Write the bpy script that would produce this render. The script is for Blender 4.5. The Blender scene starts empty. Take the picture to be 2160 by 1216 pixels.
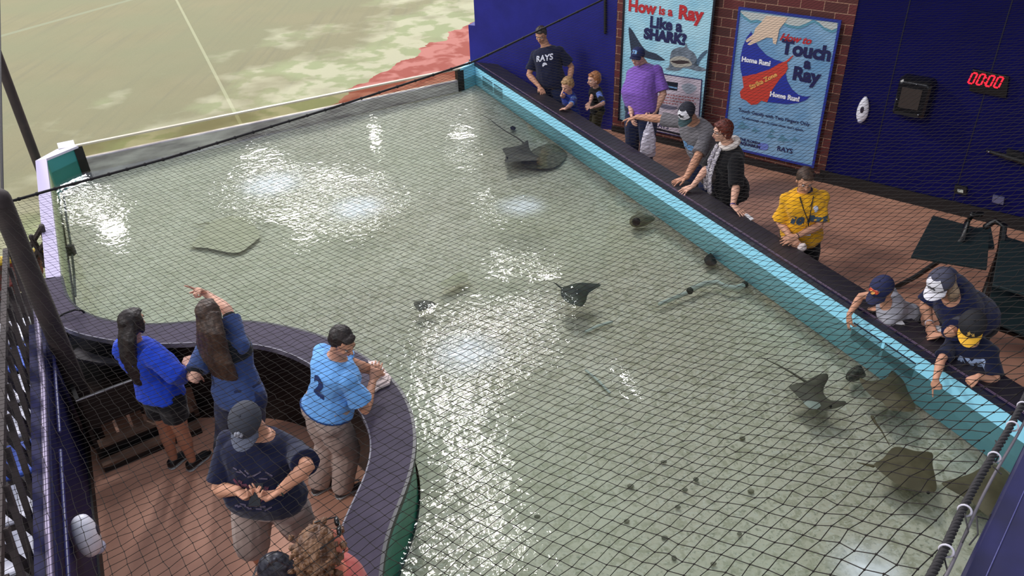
import bpy, math, random
import numpy as np
from mathutils import Vector, Matrix
random.seed(7)
S = bpy.context.scene
COL = S.collection
# ---------------------------------------------------------------- camera
CAMH = 4.8; FPX = 1680.0; CX = 1080.0; CY = 608.0
_n = np.array([1168 - CX, -(3250 - CY), -FPX]); _n /= np.linalg.norm(_n)
_up = -_n
_fw = np.array([0, 0, -1.0]); _fw = _fw - _fw.dot(_up) * _up; _fw /= np.linalg.norm(_fw)
_rt = np.cross(_fw, _up)
RW = np.array([_rt, _fw, _up])            # camera axes -> world axes
cam_data = bpy.data.cameras.new('camera')
cam_data.sensor_width = 36.0
cam_data.lens = FPX * 36.0 / 2160.0
cam_data.clip_start = 0.05; cam_data.clip_end = 500
cam = bpy.data.objects.new('camera', cam_data)
COL.objects.link(cam)
m4 = Matrix([list(RW[i]) + [0.0] for i in range(3)] + [[0, 0, 0, 1]])
m4.translation = Vector((0, 0, CAMH))
cam.matrix_world = m4
S.camera = cam
# ---------------------------------------------------------------- view
S.view_settings.view_transform = 'Standard'
S.view_settings.look = 'None'
S.view_settings.gamma = 1.0
S.view_settings.use_curve_mapping = False
S.view_settings.exposure = 0.0
# ---------------------------------------------------------------- measuring helpers
def ray(px, py):
    return RW @ np.array([px - CX, -(py - CY), -FPX])
def P(px, py, z):
    d = ray(px, py); t = (z - CAMH) / d[2]
    return np.array([0, 0, CAMH]) + t * d
def on_wall(a, b, px, py):
    n = np.cross(b - a, [0, 0, 1.0]); n /= np.linalg.norm(n)
    d = ray(px, py); o = np.array([0, 0, CAMH])
    return o + d * (n @ (a - o)) / (n @ d)
def mirror_lamp(px, py, dist):
    d = ray(px, py); d /= np.linalg.norm(d)
    return P(px, py, 0.68) + dist * d * np.array([1, 1, -1])
# ---------------------------------------------------------------- world: the grey dome overhead
W = bpy.data.worlds.new('dome_light'); S.world = W; W.use_nodes = True
bg = W.node_tree.nodes['Background']
bg.inputs[0].default_value = (0.80, 0.86, 1.0, 1); bg.inputs[1].default_value = 0.84
# ---------------------------------------------------------------- stadium lamps under the dome, and added key lamps
def area(name, loc, target, size, power, color=(1, 1, 1)):
    l = bpy.data.lights.new(name, 'AREA'); l.shape = 'DISK'; l.size = size; l.energy = power; l.color = color
    o = bpy.data.objects.new(name, l); COL.objects.link(o)
    o.location = Vector(loc)
    o.rotation_euler = (Vector(target) - Vector(loc)).to_track_quat('-Z', 'Y').to_euler()
    return o
for k, (px, py, sz, pw) in enumerate([(560, 385, 1.5, .9), (745, 430, 1.5, .9), (1110, 455, 1.2, 1.0), (1120, 545, 1.3, 1.0),
        (1010, 690, 1.4, 1.6), (950, 850, 1.6, 2.0), (160, 405, .9, .9), (235, 475, .7, 1.0),
        (1005, 1000, 1.2, 2.6), (1060, 1160, 1.2, 3.0), (790, 287, 0.25, 4.0), (640, 470, 1.0, .7), (1170, 640, .8, 2.0), (975, 310, .8, .6), (880, 1160, 1.0, 3.0)]):
    area('stadium_lamp', mirror_lamp(px, py, 45.0), (-1, 7, 0.5), sz * 2.1, 470 * sz * sz * pw, (1.0, 0.97, 0.98))
for loc, sz, pw in (((-34, 22, 26), 5.0, 9000), ((-26, -12, 24), 5.0, 5200), ((10, 48, 34), 4.0, 3000)):
    area('added_key_light', loc, (0, 7, 0.5), sz, pw, (1.0, 0.97, 0.95))  # extra key lamps, added for the general light
# ---------------------------------------------------------------- materials
def lin(c):
    return tuple(((v / 255.0) / 12.92 if v <= 10 else ((v / 255.0 + 0.055) / 1.055) ** 2.4) for v in c)
def mat(name, rgb, rough=0.7, spec=0.5, metal=0.0, var=0.0, vscale=8.0, bump=0.0, bscale=40.0, rgb2=None, emit=None, estr=1.0, stretch=None, sheen=0.0, coord='Object'):
    m = bpy.data.materials.new(name); m.use_nodes = True
    nt = m.node_tree; N = nt.nodes; L = nt.links
    b = N['Principled BSDF']
    c = lin(rgb)
    b.inputs['Base Color'].default_value = (*c, 1)
    b.inputs['Roughness'].default_value = rough
    b.inputs['Metallic'].default_value = metal
    b.inputs['Specular IOR Level'].default_value = spec
    if sheen: b.inputs['Sheen Weight'].default_value = sheen
    if emit:
        b.inputs['Emission Color'].default_value = (*lin(emit), 1); b.inputs['Emission Strength'].default_value = estr
    tc = N.new('ShaderNodeTexCoord'); mp = N.new('ShaderNodeMapping')
    L.new(tc.outputs[coord], mp.inputs[0])
    if stretch: mp.inputs['Scale'].default_value = stretch
    if var > 0 or rgb2:
        n = N.new('ShaderNodeTexNoise'); n.inputs['Scale'].default_value = vscale; n.inputs['Detail'].default_value = 5
        L.new(mp.outputs[0], n.inputs['Vector'])
        r = N.new('ShaderNodeValToRGB')
        c2 = lin(rgb2) if rgb2 else tuple(v * (1 + var) for v in c)
        c1 = c if rgb2 else tuple(v * (1 - var) for v in c)
        r.color_ramp.elements[0].position = 0.35; r.color_ramp.elements[1].position = 0.65
        r.color_ramp.elements[0].color = (*c1, 1); r.color_ramp.elements[1].color = (*c2, 1)
        L.new(n.outputs[0], r.inputs[0]); L.new(r.outputs[0], b.inputs['Base Color'])
    if bump > 0:
        n2 = N.new('ShaderNodeTexNoise'); n2.inputs['Scale'].default_value = bscale; n2.inputs['Detail'].default_value = 4
        L.new(mp.outputs[0], n2.inputs['Vector'])
        bu = N.new('ShaderNodeBump'); bu.inputs['Strength'].default_value = 1.0; bu.inputs['Distance'].default_value = bump
        L.new(n2.outputs[0], bu.inputs['Height']); L.new(bu.outputs[0], b.inputs['Normal'])
    return m
_mc = {}
def M(key, *a, **k):
    if key not in _mc: _mc[key] = mat(key, *a, **k)
    return _mc[key]
# ---------------------------------------------------------------- mesh helpers
def V(x): return np.array(x, dtype=float)
def unit(v):
    v = V(v); n = np.linalg.norm(v); return v / n if n > 1e-9 else v
class MB:
    def __init__(s): s.v = []; s.f = []
    def add(s, vs, fs):
        o = len(s.v); s.v.extend([tuple(map(float, p)) for p in vs]); s.f.extend([tuple(i + o for i in f) for f in fs]); return s
    def loft(s, rings, closed=False):
        n = len(rings[0]); vs = [p for r in rings for p in r]; fs = []
        m = len(rings)
        for a in range(m if closed else m - 1):
            b = (a + 1) % m
            for i in range(n):
                j = (i + 1) % n
                fs.append((a * n + i, a * n + j, b * n + j, b * n + i))
        if not closed:
            fs.append(tuple(range(n))[::-1]); fs.append(tuple((m - 1) * n + i for i in range(n)))
        return s.add(vs, fs)
    def ell(s, c, r, ax=None, n=12, m=8):
        ax = np.eye(3) if ax is None else np.array(ax); r = V(r) if np.ndim(r) else V([r, r, r])
        vs = [V(c) + ax.T @ (r * V([0, 0, 1]))]
        for a in range(1, m):
            t = math.pi * a / m
            for b in range(n):
                p = 2 * math.pi * b / n
                vs.append(V(c) + ax.T @ (r * V([math.sin(t) * math.cos(p), math.sin(t) * math.sin(p), math.cos(t)])))
        vs.append(V(c) + ax.T @ (r * V([0, 0, -1])))
        fs = [(0, 1 + b, 1 + (b + 1) % n) for b in range(n)]
        for a in range(m - 2):
            for b in range(n):
                q = 1 + a * n; fs.append((q + b, q + n + b, q + n + (b + 1) % n, q + (b + 1) % n))
        q = 1 + (m - 2) * n; e = len(vs) - 1
        fs += [(q + b, e, q + (b + 1) % n) for b in range(n)]
        return s.add(vs, fs)
    def tube(s, pts, rad, n=10, side=None, flat=1.0, cap=True):
        """round (or flattened along `side`-normal) tube through pts, hemispherical ends"""
        pts = [V(p) for p in pts]; k = len(pts)
        rad = [float(rad)] * k if np.ndim(rad) == 0 else [float(r) for r in rad]
        tan = [unit(pts[min(i + 1, k - 1)] - pts[max(i - 1, 0)]) for i in range(k)]
        if side is None:
            side = V([0, 0, 1]) if abs(tan[0][2]) < 0.9 else V([1, 0, 0])
        rings = []
        def ring(c, r, t, sd):
            u = sd - t * (sd @ t); u = unit(u) if np.linalg.norm(u) > 1e-6 else unit(np.cross(t, [0.3, 0.5, 0.8])); w = np.cross(t, u)
            return [c + r * (math.cos(2 * math.pi * i / n) * u + flat * math.sin(2 * math.pi * i / n) * w) for i in range(n)], u
        sd = V(side)
        if cap:
            for a in (80, 50, 25):
                q, _ = ring(pts[0] - tan[0] * rad[0] * math.sin(math.radians(a)), rad[0] * math.cos(math.radians(a)), tan[0], sd); rings.append(q)
        for i in range(k):
            q, sd = ring(pts[i], rad[i], tan[i], sd); rings.append(q)
        if cap:
            for a in (25, 50, 80):
                q, _ = ring(pts[-1] + tan[-1] * rad[-1] * math.sin(math.radians(a)), rad[-1] * math.cos(math.radians(a)), tan[-1], sd); rings.append(q)
        return s.loft(rings)
    def box(s, c, d, ax=None):
        ax = np.eye(3) if ax is None else np.array(ax); d = V(d) / 2
        vs = [V(c) + ax.T @ (d * V([i, j, k])) for i in (-1, 1) for j in (-1, 1) for k in (-1, 1)]
        return s.add(vs, [(0, 1, 3, 2), (4, 6, 7, 5), (0, 4, 5, 1), (2, 3, 7, 6), (0, 2, 6, 4), (1, 5, 7, 3)])
    def bar(s, a, b, w, h, up=(0, 0, 1)):
        a = V(a); b = V(b); t = unit(b - a); sd = unit(np.cross(t, V(up))); u = np.cross(sd, t)
        return s.box((a + b) / 2, (np.linalg.norm(b - a), w, h), np.array([t, sd, u]))
    def prism(s, poly, z0, z1):
        """poly: list of xy(z) points, vertical extrusion"""
        n = len(poly)
        lo = [V([p[0], p[1], z0]) for p in poly]; hi = [V([p[0], p[1], z1]) for p in poly]
        return s.add(lo + hi, [tuple(range(n))[::-1], tuple(range(n, 2 * n))] + [(i, (i + 1) % n, n + (i + 1) % n, n + i) for i in range(n)])
    def slab(s, poly, nrm, th):
        """poly: 3d points of one face, extruded along nrm by th"""
        n = len(poly); a = [V(p) for p in poly]; b = [p + V(nrm) * th for p in a]
        return s.add(a + b, [tuple(range(n))[::-1], tuple(range(n, 2 * n))] + [(i, (i + 1) % n, n + (i + 1) % n, n + i) for i in range(n)])
    def build(s, name, m, parent=None, smooth=False, voxel=None, smooth_it=2, noise=None, bevel=None):
        me = bpy.data.meshes.new(name); me.from_pydata(s.v, [], s.f); me.update()
        if smooth or voxel: me.polygons.foreach_set('use_smooth', [True] * len(me.polygons))
        o = bpy.data.objects.new(name, me); COL.objects.link(o)
        me.materials.append(m)
        if parent is not None: o.parent = parent
        if voxel:
            r = o.modifiers.new('r', 'REMESH'); r.mode = 'VOXEL'; r.voxel_size = voxel; r.use_smooth_shade = True
            if smooth_it:
                q = o.modifiers.new('s', 'SMOOTH'); q.factor = 0.5; q.iterations = smooth_it
        if noise:
            size, stren = noise
            t = bpy.data.textures.new(name, 'CLOUDS'); t.noise_scale = size; t.noise_depth = 2
            d = o.modifiers.new('d', 'DISPLACE'); d.texture = t; d.strength = stren; d.mid_level = 0.5; d.texture_coords = 'LOCAL'
        if bevel:
            q = o.modifiers.new('b', 'BEVEL'); q.width = bevel; q.segments = 2; q.limit_method = 'ANGLE'
        return o
def tag(o, label=None, cat=None, group=None, kind=None):
    if label: o['label'] = label
    if cat: o['category'] = cat
    if group: o['group'] = group
    if kind: o['kind'] = kind
    return o
def struct(o, label=None):
    o['kind'] = 'structure'
    if label: o['label'] = label
    return o
def empty(name, loc=(0, 0, 0)):
    """a thing's base; parts keep world coordinates through the parent inverse"""
    o = bpy.data.objects.new(name, None); COL.objects.link(o); o.location = Vector([float(v) for v in loc]); o.empty_display_size = 0.1
    return o
def adopt(root):
    """children were built in world coordinates: cancel the base's offset"""
    inv = Matrix.Translation(-root.location)
    for c in root.children: c.matrix_parent_inverse = inv
def text(body, name, m, org, ex, ey, size, parent=None, bold=0.0, shear=0.0, extrude=0.001, align='CENTER', space=1.0):
    """flat lettering: org = point, ex/ey = in-plane axes"""
    cu = bpy.data.curves.new(name, 'FONT'); cu.body = body; cu.size = size; cu.align_x = align; cu.align_y = 'CENTER'
    cu.offset = bold; cu.shear = shear; cu.extrude = extrude; cu.space_character = space; cu.resolution_u = 3
    o = bpy.data.objects.new(name, cu); COL.objects.link(o); cu.materials.append(m)
    ex = unit(ex); ey = unit(ey); ez = np.cross(ex, ey)
    mw = Matrix([[ex[i], ey[i], ez[i], org[i]] for i in range(3)] + [[0, 0, 0, 1]])
    me = bpy.data.meshes.new_from_object(o); bpy.data.objects.remove(o); o = bpy.data.objects.new(name, me); COL.objects.link(o)
    if parent is not None: o.parent = parent
    o.matrix_local = mw
    return o
# ================================================================= THE SETTING
ZL = 0.88; ZW = 0.68
from mathutils.geometry import delaunay_2d_cdt
def fill(poly, step, zf):
    """triangulated area inside an outline with inner points every `step`"""
    poly = [(float(p[0]), float(p[1])) for p in poly]
    n = len(poly); xs = [p[0] for p in poly]; ys = [p[1] for p in poly]
    def inside(x, y):
        c = False; j = n - 1
        for i in range(n):
            if (poly[i][1] > y) != (poly[j][1] > y) and x < (poly[j][0] - poly[i][0]) * (y - poly[i][1]) / (poly[j][1] - poly[i][1]) + poly[i][0]: c = not c
            j = i
        return c
    pts = [Vector(p) for p in poly]
    x = min(xs)
    while x < max(xs):
        y = min(ys)
        while y < max(ys):
            if inside(x, y): pts.append(Vector((x, y)))
            y += step
        x += step
    r = delaunay_2d_cdt(pts, [], [list(range(n))], 1, 1e-5)
    mb = MB(); mb.add([(p.x, p.y, zf(p.x, p.y)) for p in r[0]], [tuple(f) for f in r[2]])
    return mb
def sand_z(x, y):
    base = 0.34 + 0.16 * min(1, max(0, (y - 8.5) / 4.0))
    return base + 0.006 * math.sin(3.1 * x + 1.7 * y) + 0.004 * math.sin(7 * y - 5 * x)
# outline of the tank on the counter level (inner edge)
inner_px = [(128, 583), (134, 616), (147, 641), (160, 654), (183, 665), (223, 678), (252, 683), (330, 687), (407, 678), (507, 676), (581, 684),
            (655, 702), (692, 713), (745, 738), (790, 768), (827, 799), (856, 839), (872, 887), (876, 930), (868, 988), (842, 1060), (821, 1103), (804, 1154), (800, 1216)]
outer_px = [(77, 589), (78, 618), (94, 654), (105, 676), (129, 689), (165, 705), (208, 713), (260, 722), (341, 727), (418, 721), (515, 722.5), (581, 732),
            (648, 761), (700, 800), (745, 845), (776, 890), (786, 930), (785, 965), (774, 1000), (757, 1036), (744, 1058), (722, 1104), (705, 1150), (700, 1216)]
inn = [P(x, y, ZL)[:2] for x, y in inner_px]; out = [P(x, y, ZL)[:2] for x, y in outer_px]
def resample(pts, n):
    pts = np.array(pts); d = np.r_[0, np.cumsum(np.linalg.norm(np.diff(pts, axis=0), axis=1))]
    t = np.linspace(0, d[-1], n); q = np.c_[np.interp(t, d, pts[:, 0]), np.interp(t, d, pts[:, 1])]
    for _ in range(4): q[1:-1] = (q[:-2] + 2 * q[1:-1] + q[2:]) / 4
    return q
inn = np.vstack([resample(inn, 56), [[inn[-1][0] + .05, 2.2], [inn[-1][0] + .25, 1.2]]])
out = np.vstack([resample(out, 56), [[out[-1][0] + .08, 2.2], [out[-1][0] + .28, 1.2]]])
RF = V([-0.497, 13.17]); RD = unit(V([3.614, 4.23]) - RF); RN = V([-RD[1], RD[0]])      # right rim line, RN points away from the water
RE = RF + RD * 13.2
LB = V([-5.926, 9.64]); BL = V([-5.763, 10.052]); BR = V([-0.693, 12.932])
BD = unit(BR - BL); BN = V([-BD[1], BD[0]])
tank_poly = [tuple(LB), tuple(BL), tuple(BR), tuple(RF), tuple(RE)] + [tuple(p) for p in inn[::-1]]

# --- ground
fm = bpy.data.materials.new('turf'); fm.use_nodes = True
nt = fm.node_tree; N = nt.nodes; L = nt.links; pb = N['Principled BSDF']; pb.inputs['Roughness'].default_value = 0.9; pb.inputs['Specular IOR Level'].default_value = 0.2
geo = N.new('ShaderNodeNewGeometry')
def noise(scale, detail=5, stretch=None, rot=None, dist=0.0):
    mp = N.new('ShaderNodeMapping'); L.new(geo.outputs['Position'], mp.inputs[0])
    if stretch: mp.inputs['Scale'].default_value = stretch
    if rot: mp.inputs['Rotation'].default_value = rot
    n = N.new('ShaderNodeTexNoise'); n.inputs['Scale'].default_value = scale; n.inputs['Detail'].default_value = detail; n.inputs['Distortion'].default_value = dist
    L.new(mp.outputs[0], n.inputs['Vector']); return n.outputs[0]
def ramp(f, p0, c0, p1, c1):
    r = N.new('ShaderNodeValToRGB'); r.color_ramp.elements[0].position = p0; r.color_ramp.elements[1].position = p1
    r.color_ramp.elements[0].color = (*c0, 1); r.color_ramp.elements[1].color = (*c1, 1); L.new(f, r.inputs[0]); return r.outputs[0]
def mixc(f, a, b, mode='MIX'):
    m = N.new('ShaderNodeMix'); m.data_type = 'RGBA'; m.blend_type = mode
    if isinstance(f, float): m.inputs[0].default_value = f
    else: L.new(f, m.inputs[0])
    for k, q in ((6, a), (7, b)):
        if isinstance(q, tuple): m.inputs[k].default_value = (*q, 1)
        else: L.new(q, m.inputs[k])
    return m.outputs[2]
def mth(op, a, b=0.0, c=None):
    m = N.new('ShaderNodeMath'); m.operation = op
    for k, q in enumerate((a, b) if c is None else (a, b, c)):
        if isinstance(q, (int, float)): m.inputs[k].default_value = q
        else: L.new(q, m.inputs[k])
    return m.outputs[0]
sep = N.new('ShaderNodeSeparateXYZ'); L.new(geo.outputs['Position'], sep.inputs[0])
X_, Y_ = sep.outputs[0], sep.outputs[1]
turf = mixc(noise(1.1, 6), (0.36, 0.38, 0.20), (0.50, 0.50, 0.28))
turf = mixc(ramp(noise(2.2, 5, (3.0, .12, 1), (0, 0, -.15)), .50, (0, 0, 0), .72, (1, 1, 1)), turf, (0.34, 0.36, 0.22))
turf = mixc(ramp(noise(.35, 4), .42, (0, 0, 0), .62, (.8, .8, .8)), turf, (0.37, 0.44, 0.24))
turf = mixc(0.5, turf, mixc(noise(60, 2), (0.24, 0.26, 0.12), (0.42, 0.43, 0.24)))
turf = mixc(1.0, turf, (.545, .485, .52), 'MULTIPLY')
def lineband(p, q, w):
    a = P(*p, 0); b = P(*q, 0); d = unit(b - a); nx, ny = -d[1], d[0]; c = nx * a[0] + ny * a[1]
    s = mth('SUBTRACT', mth('ADD', mth('MULTIPLY', X_, float(nx)), mth('MULTIPLY', Y_, float(ny))), float(c))
    return mth('LESS_THAN', mth('ABSOLUTE', s), w), s
sl, _ = lineband((373, 0), (493, 230), 0.03)
turf = mixc(mth('MULTIPLY', sl, .22), turf, (0.62, 0.64, 0.42))
sl, _ = lineband((143, 33), (262, 0), 0.09)
turf = mixc(mth('MULTIPLY', sl, .6), turf, (0.24, 0.26, 0.17))
_, sd = lineband((852, 160), (1036, 44), 0.1)       # edge of the clay warning track
edge = mth('ADD', mth('MULTIPLY', sd, -1.0), mth('MULTIPLY', mth('ADD', mth('SUBTRACT', noise(1.3, 5), .5), .5), 1.1))
cm = mth('MULTIPLY', mth('GREATER_THAN', edge, 0.0), mth('GREATER_THAN', Y_, 12.0))
clay = mixc(ramp(noise(2.0, 5, (1, 1, 1), None, .5), .45, (0, 0, 0), .55, (1, 1, 1)), (0.28, 0.072, 0.052), (0.40, 0.155, 0.125))
worn = mixc(ramp(noise(1.6, 5), .48, (0, 0, 0), .55, (1, 1, 1)), (0.62, 0.60, 0.42), (0.34, 0.40, 0.20))
near = mth('MULTIPLY', ramp(mth('ADD', mth('MULTIPLY', sd, -.08), mth('MULTIPLY', noise(.7, 4), .9)), .15, (0, 0, 0), .35, (1, 1, 1)), .6)
turf = mixc(mth('MULTIPLY', near, .7), turf, worn)
L.new(mixc(cm, turf, clay), pb.inputs['Base Color'])
fld = MB(); fld.prism([(-60, -30), (60, -30), (60, 90), (-60, 90)], -0.6, -0.04)
struct(fld.build('ground', fm), 'green artificial turf field with red clay at its edge')
floor_m = mat('walkway', (204, 150, 124), rough=0.5, rgb2=(186, 134, 110), vscale=2.5, bump=0.001, bscale=60)
fl = MB(); fl.prism([(-0.62, 13.35), (1.9, 12.4), (10.5, 5.6), (10.5, -1.2), (-0.75, -1.2), (-4.88, 7.05)], -0.1, 0.0)
struct(fl.build('floor', floor_m), 'tan painted walkway floor')

# --- walls of the walkway
WA = V([1.83, 12.09, 0]); WD = unit(V([0.774165, -0.632984, 0])); WNrm = V([-WD[1], WD[0], 0]);  WNrm = -WNrm if WNrm[1] > 0 else WNrm   # towards the tank
UPV = V([0, 0, 1])
def wpt(u, z, off=0.0): return WA + WD * u + UPV * z + WNrm * off
blue_m = mat('blue_paint', (34, 35, 126), rough=0.6, spec=.3, var=0.12, vscale=3, bump=0.002, bscale=30)
dblue_m = mat('dark_blue_paint', (10, 10, 74), rough=0.7, spec=.1, var=0.1, vscale=3)
black_m = mat('black_laminate', (34, 30, 38), rough=0.45, var=.15, vscale=12)
gum_m = M('black_rubber', (14, 13, 16), rough=0.6)
w = MB(); w.slab([wpt(3.2, 0), wpt(11.5, 0), wpt(11.5, 4.6), wpt(3.2, 4.6)], -WNrm, 0.15)
struct(w.build('wall_right', dblue_m), 'dark blue painted concourse wall')
w = MB()
for px0, px1 in (((1919, 0), (1837, 355)), ((2078, 190), (2016, 398))):
    a = on_wall(WA, WA + WD, *px0); b = on_wall(WA, WA + WD, *px1)
    u = ((a + b) / 2 - WA) @ WD
    w.slab([wpt(u, 0.15), wpt(u + .012, 0.15), wpt(u + .012, 4.6), wpt(u, 4.6)], WNrm, 0.004)
struct(w.build('trim_1', mat('seam', (12, 12, 40), rough=.6)))
w = MB(); w.slab([wpt(3.2, 0), wpt(11.5, 0), wpt(11.5, .17), wpt(3.2, .17)], WNrm, 0.02)
struct(w.build('baseboard_right', gum_m), 'black rubber baseboard')
BW0 = V([-0.46, 13.22, 0]); BW1 = wpt(-0.18, 0) - WNrm * 0.02
bd = unit(BW1 - BW0); bn = V([bd[1], -bd[0], 0])
w = MB(); w.slab([BW0, BW1, BW1 + UPV * 4.6, BW0 + UPV * 4.6], -bn, 0.5)
bwl = on_wall(BW0, BW1, 1024, 56)[2]
w.slab([BW0 - bd * .12, BW0, BW0 + UPV * bwl, BW0 - bd * .12 + UPV * bwl], -bn, 0.35)
struct(w.build('wall_back', blue_m), 'bright blue painted wall at the end of the tank')
# brick pier behind the posters
bk = bpy.data.materials.new('brick'); bk.use_nodes = True; N = bk.node_tree.nodes; L = bk.node_tree.links
tc = N.new('ShaderNodeTexCoord'); sx = N.new('ShaderNodeSeparateXYZ'); cb = N.new('ShaderNodeCombineXYZ'); L.new(tc.outputs['Object'], sx.inputs[0])
sm = N.new('ShaderNodeMath'); sm.operation = 'ADD'; L.new(sx.outputs[0], sm.inputs[0]); L.new(sx.outputs[1], sm.inputs[1])
L.new(sm.outputs[0], cb.inputs[0]); L.new(sx.outputs[2], cb.inputs[1])
br = N.new('ShaderNodeTexBrick'); L.new(cb.outputs[0], br.inputs[0])
br.inputs['Scale'].default_value = 1.0; br.inputs['Brick Width'].default_value = .30; br.inputs['Row Height'].default_value = .125; br.inputs['Mortar Size'].default_value = .0045
br.inputs['Color1'].default_value = (*lin((104, 40, 40)), 1); br.inputs['Color2'].default_value = (*lin((78, 38, 33)), 1); br.inputs['Mortar'].default_value = (*lin((170, 130, 105)), 1)
br.inputs['Mortar Smooth'].default_value = 0.1
L.new(br.outputs[0], N['Principled BSDF'].inputs['Base Color']); N['Principled BSDF'].inputs['Roughness'].default_value = .7
def local_obj(name, verts_fn, m):
    mb = MB(); verts_fn(mb); o = mb.build(name, m)
    o.matrix_world = Matrix([[WD[i], -WNrm[i], UPV[i], WA[i]] for i in range(3)] + [[0, 0, 0, 1]]); return o
o = local_obj('wall_brick', lambda mb: mb.box((1.55, 0.16, 2.35), (3.42, 0.34, 4.5)), bk)
struct(o, 'red brick pier behind the two posters')
w = MB(); w.slab([wpt(-.16, 0), wpt(3.26, 0), wpt(3.26, .1), wpt(-.16, .1)], WNrm, 0.03)
struct(w.build('baseboard_brick', gum_m))
# upper deck above the walkway
w = MB(); w.prism([(0.9, 14.0), (3.0, 12.9), (11.5, 6.5), (11.5, -3), (5.2, -3), (4.6, 4.0), (2.6, 9.0), (1.2, 12.3)], 4.75, 5.1)
struct(w.build('ceiling', mat('deck', (60, 60, 66), rough=.9)), 'underside of the upper deck')

# --- left side: blue barrier wall and what lies beyond it
B0 = V([-3.4654, 4.6401, 0]); B1 = V([-3.0525, 3.8249, 0]); BDr = unit(B1 - B0)
BNl = V([BDr[1], -BDr[0], 0]); BNl = -BNl if BNl[0] > 0 else BNl          # away from the alcove
pa = B0 - BDr * 1.05; pb_ = B0 + BDr * 6.5
w = MB(); w.slab([pa, pb_, pb_ + UPV * 1.08, pa + UPV * 1.08], BNl, 0.12)
struct(w.build('wall_left', mat('barrier_navy', (20, 19, 62), rough=.6, spec=.2, var=.15, vscale=4)), 'dark blue low wall beside the alcove')
w = MB(); w.slab([pa, pb_, pb_ + UPV * .12, pa + UPV * .12], -BNl, 0.015)
struct(w.build('baseboard_left', gum_m))
# ================================================================= THE TANK
tank = empty('touch_tank', (0, 8, 0)); tag(tank, 'large shallow ray touch tank with black counter rim and light blue inner walls', 'tank')
cyan_m = mat('cyan_gelcoat', (146, 216, 238), rough=0.35, var=.03, vscale=4)
teal_m = mat('green_gelcoat', (30, 130, 112), rough=0.35, var=.05, vscale=4)
lav_m = mat('grey_laminate', (62, 54, 71), rough=0.6, spec=.2, var=.06, vscale=20)
white_m = M('white_plastic', (225, 225, 232), rough=.4)
q3 = lambda p, z: V([p[0], p[1], z])
# right-hand counter
w = MB(); a0 = RF - RD * .22; 
w.slab([q3(a0 + RN * .015, ZL - .05), q3(RE + RN * .015, ZL - .05), q3(RE + RN * .30, ZL - .05), q3(a0 + RN * .30, ZL - .05)], UPV, .05)
w.build('ledge', black_m, tank, bevel=.006)
w = MB(); w.slab([q3(a0 - RN * .008, ZL - .045), q3(RE - RN * .008, ZL - .045), q3(RE + RN * .02, ZL - .045), q3(a0 + RN * .02, ZL - .045)], UPV, .052)
tag(w.build('edge_trim', M('edge_trim', (22, 22, 44), rough=.35), tank), 'shiny navy trim along the rim')
w = MB()
for off in (.030, .045): w.tube([q3(RF + RN * off, ZL + .001), q3(RE + RN * off, ZL + .001)], .0035, n=6)
w.build('edge_bead', M('bead', (96, 74, 100), rough=.3), tank)
w = MB(); w.slab([q3(RF - RD * .1, 0.02), q3(RE, 0.02), q3(RE, ZL - .05), q3(RF - RD * .1, ZL - .05)], q3(RN, 0), .10)
w.build('right_wall', cyan_m, tank)
w = MB(); w.slab([q3(RF + RN * .11 + RD * .1, 0.0), q3(RE + RN * .11, 0.0), q3(RE + RN * .11, ZL - .05), q3(RF + RN * .11 + RD * .1, ZL - .05)], q3(RN, 0), .10)
w.build('outer_skirt', M('black_skirt', (16, 14, 18), rough=.5), tank)
# skimmer slots
rl0 = q3(RF, ZL); rl1 = q3(RE, ZL)
for (x0, y0, x1, y1) in ((1018, 168, 1039, 182), (1042, 184, 1060, 196), (1800, 686, 1860, 724), (1866, 729, 1930, 775)):
    a = on_wall(rl0, rl1, x0, y0); b = on_wall(rl0, rl1, x1, y1); a[2] = b[2] = 0.735
    w = MB(); w.slab([a, b, b + UPV * .012, a + UPV * .012], q3(-RN, 0), .004)
    so = w.build('skimmer_slot', M('slot_dark', (12, 22, 46), rough=.6), tank)
    w = MB(); w.slab([a - UPV * .16, b - UPV * .16, b, a], q3(-RN, 0), .003)
    w.build('slot_panel', M('slot_teal', (96, 150, 164), rough=.4), so)
# curved counter
n = len(inn)
mb = MB(); vs = []; 
def strip(mb, A, B, z0, z1):
    k = len(A)
    vs = [q3(A[i], z1) for i in range(k)] + [q3(B[i], z1) for i in range(k)] + [q3(A[i], z0) for i in range(k)] + [q3(B[i], z0) for i in range(k)]
    fs = []
    for i in range(k - 1):
        fs += [(i, i + 1, k + i + 1, k + i), (2 * k + i, 3 * k + i, 3 * k + i + 1, 2 * k + i + 1), (i, 2 * k + i, 2 * k + i + 1, i + 1), (k + i, k + i + 1, 3 * k + i + 1, 3 * k + i)]
    fs += [(0, k, 3 * k, 2 * k), (k - 1, 3 * k - 1, 4 * k - 1, 2 * k - 1)]
    mb.add(vs, fs)
def offs(A, d):
    t = np.gradient(A, axis=0); t /= np.linalg.norm(t, axis=1)[:, None]; return A + d * np.c_[-t[:, 1], t[:, 0]]
strip(mb, inn, out, ZL - .04, ZL); tag(mb.build('curved_counter', lav_m, tank, bevel=.004), 'grey laminate counter that curves around the alcove')
sgn = 1 if ((offs(inn, .05)[20] - out[20]) @ (offs(inn, .05)[20] - out[20])) > ((inn[20] - out[20]) @ (inn[20] - out[20])) else -1
w = MB(); strip(w, offs(inn, .018 * sgn), offs(inn, -.004 * sgn), ZL - .05, ZL + .001); w.build('inner_edge', M('black_edge', (10, 12, 20), rough=.4), tank)
w = MB(); strip(w, offs(out, .004 * sgn), offs(out, -.006 * sgn), ZL - .045, ZL + .001); w.build('outer_edge', M('edge_grey', (120, 116, 128), rough=.35), tank)
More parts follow.
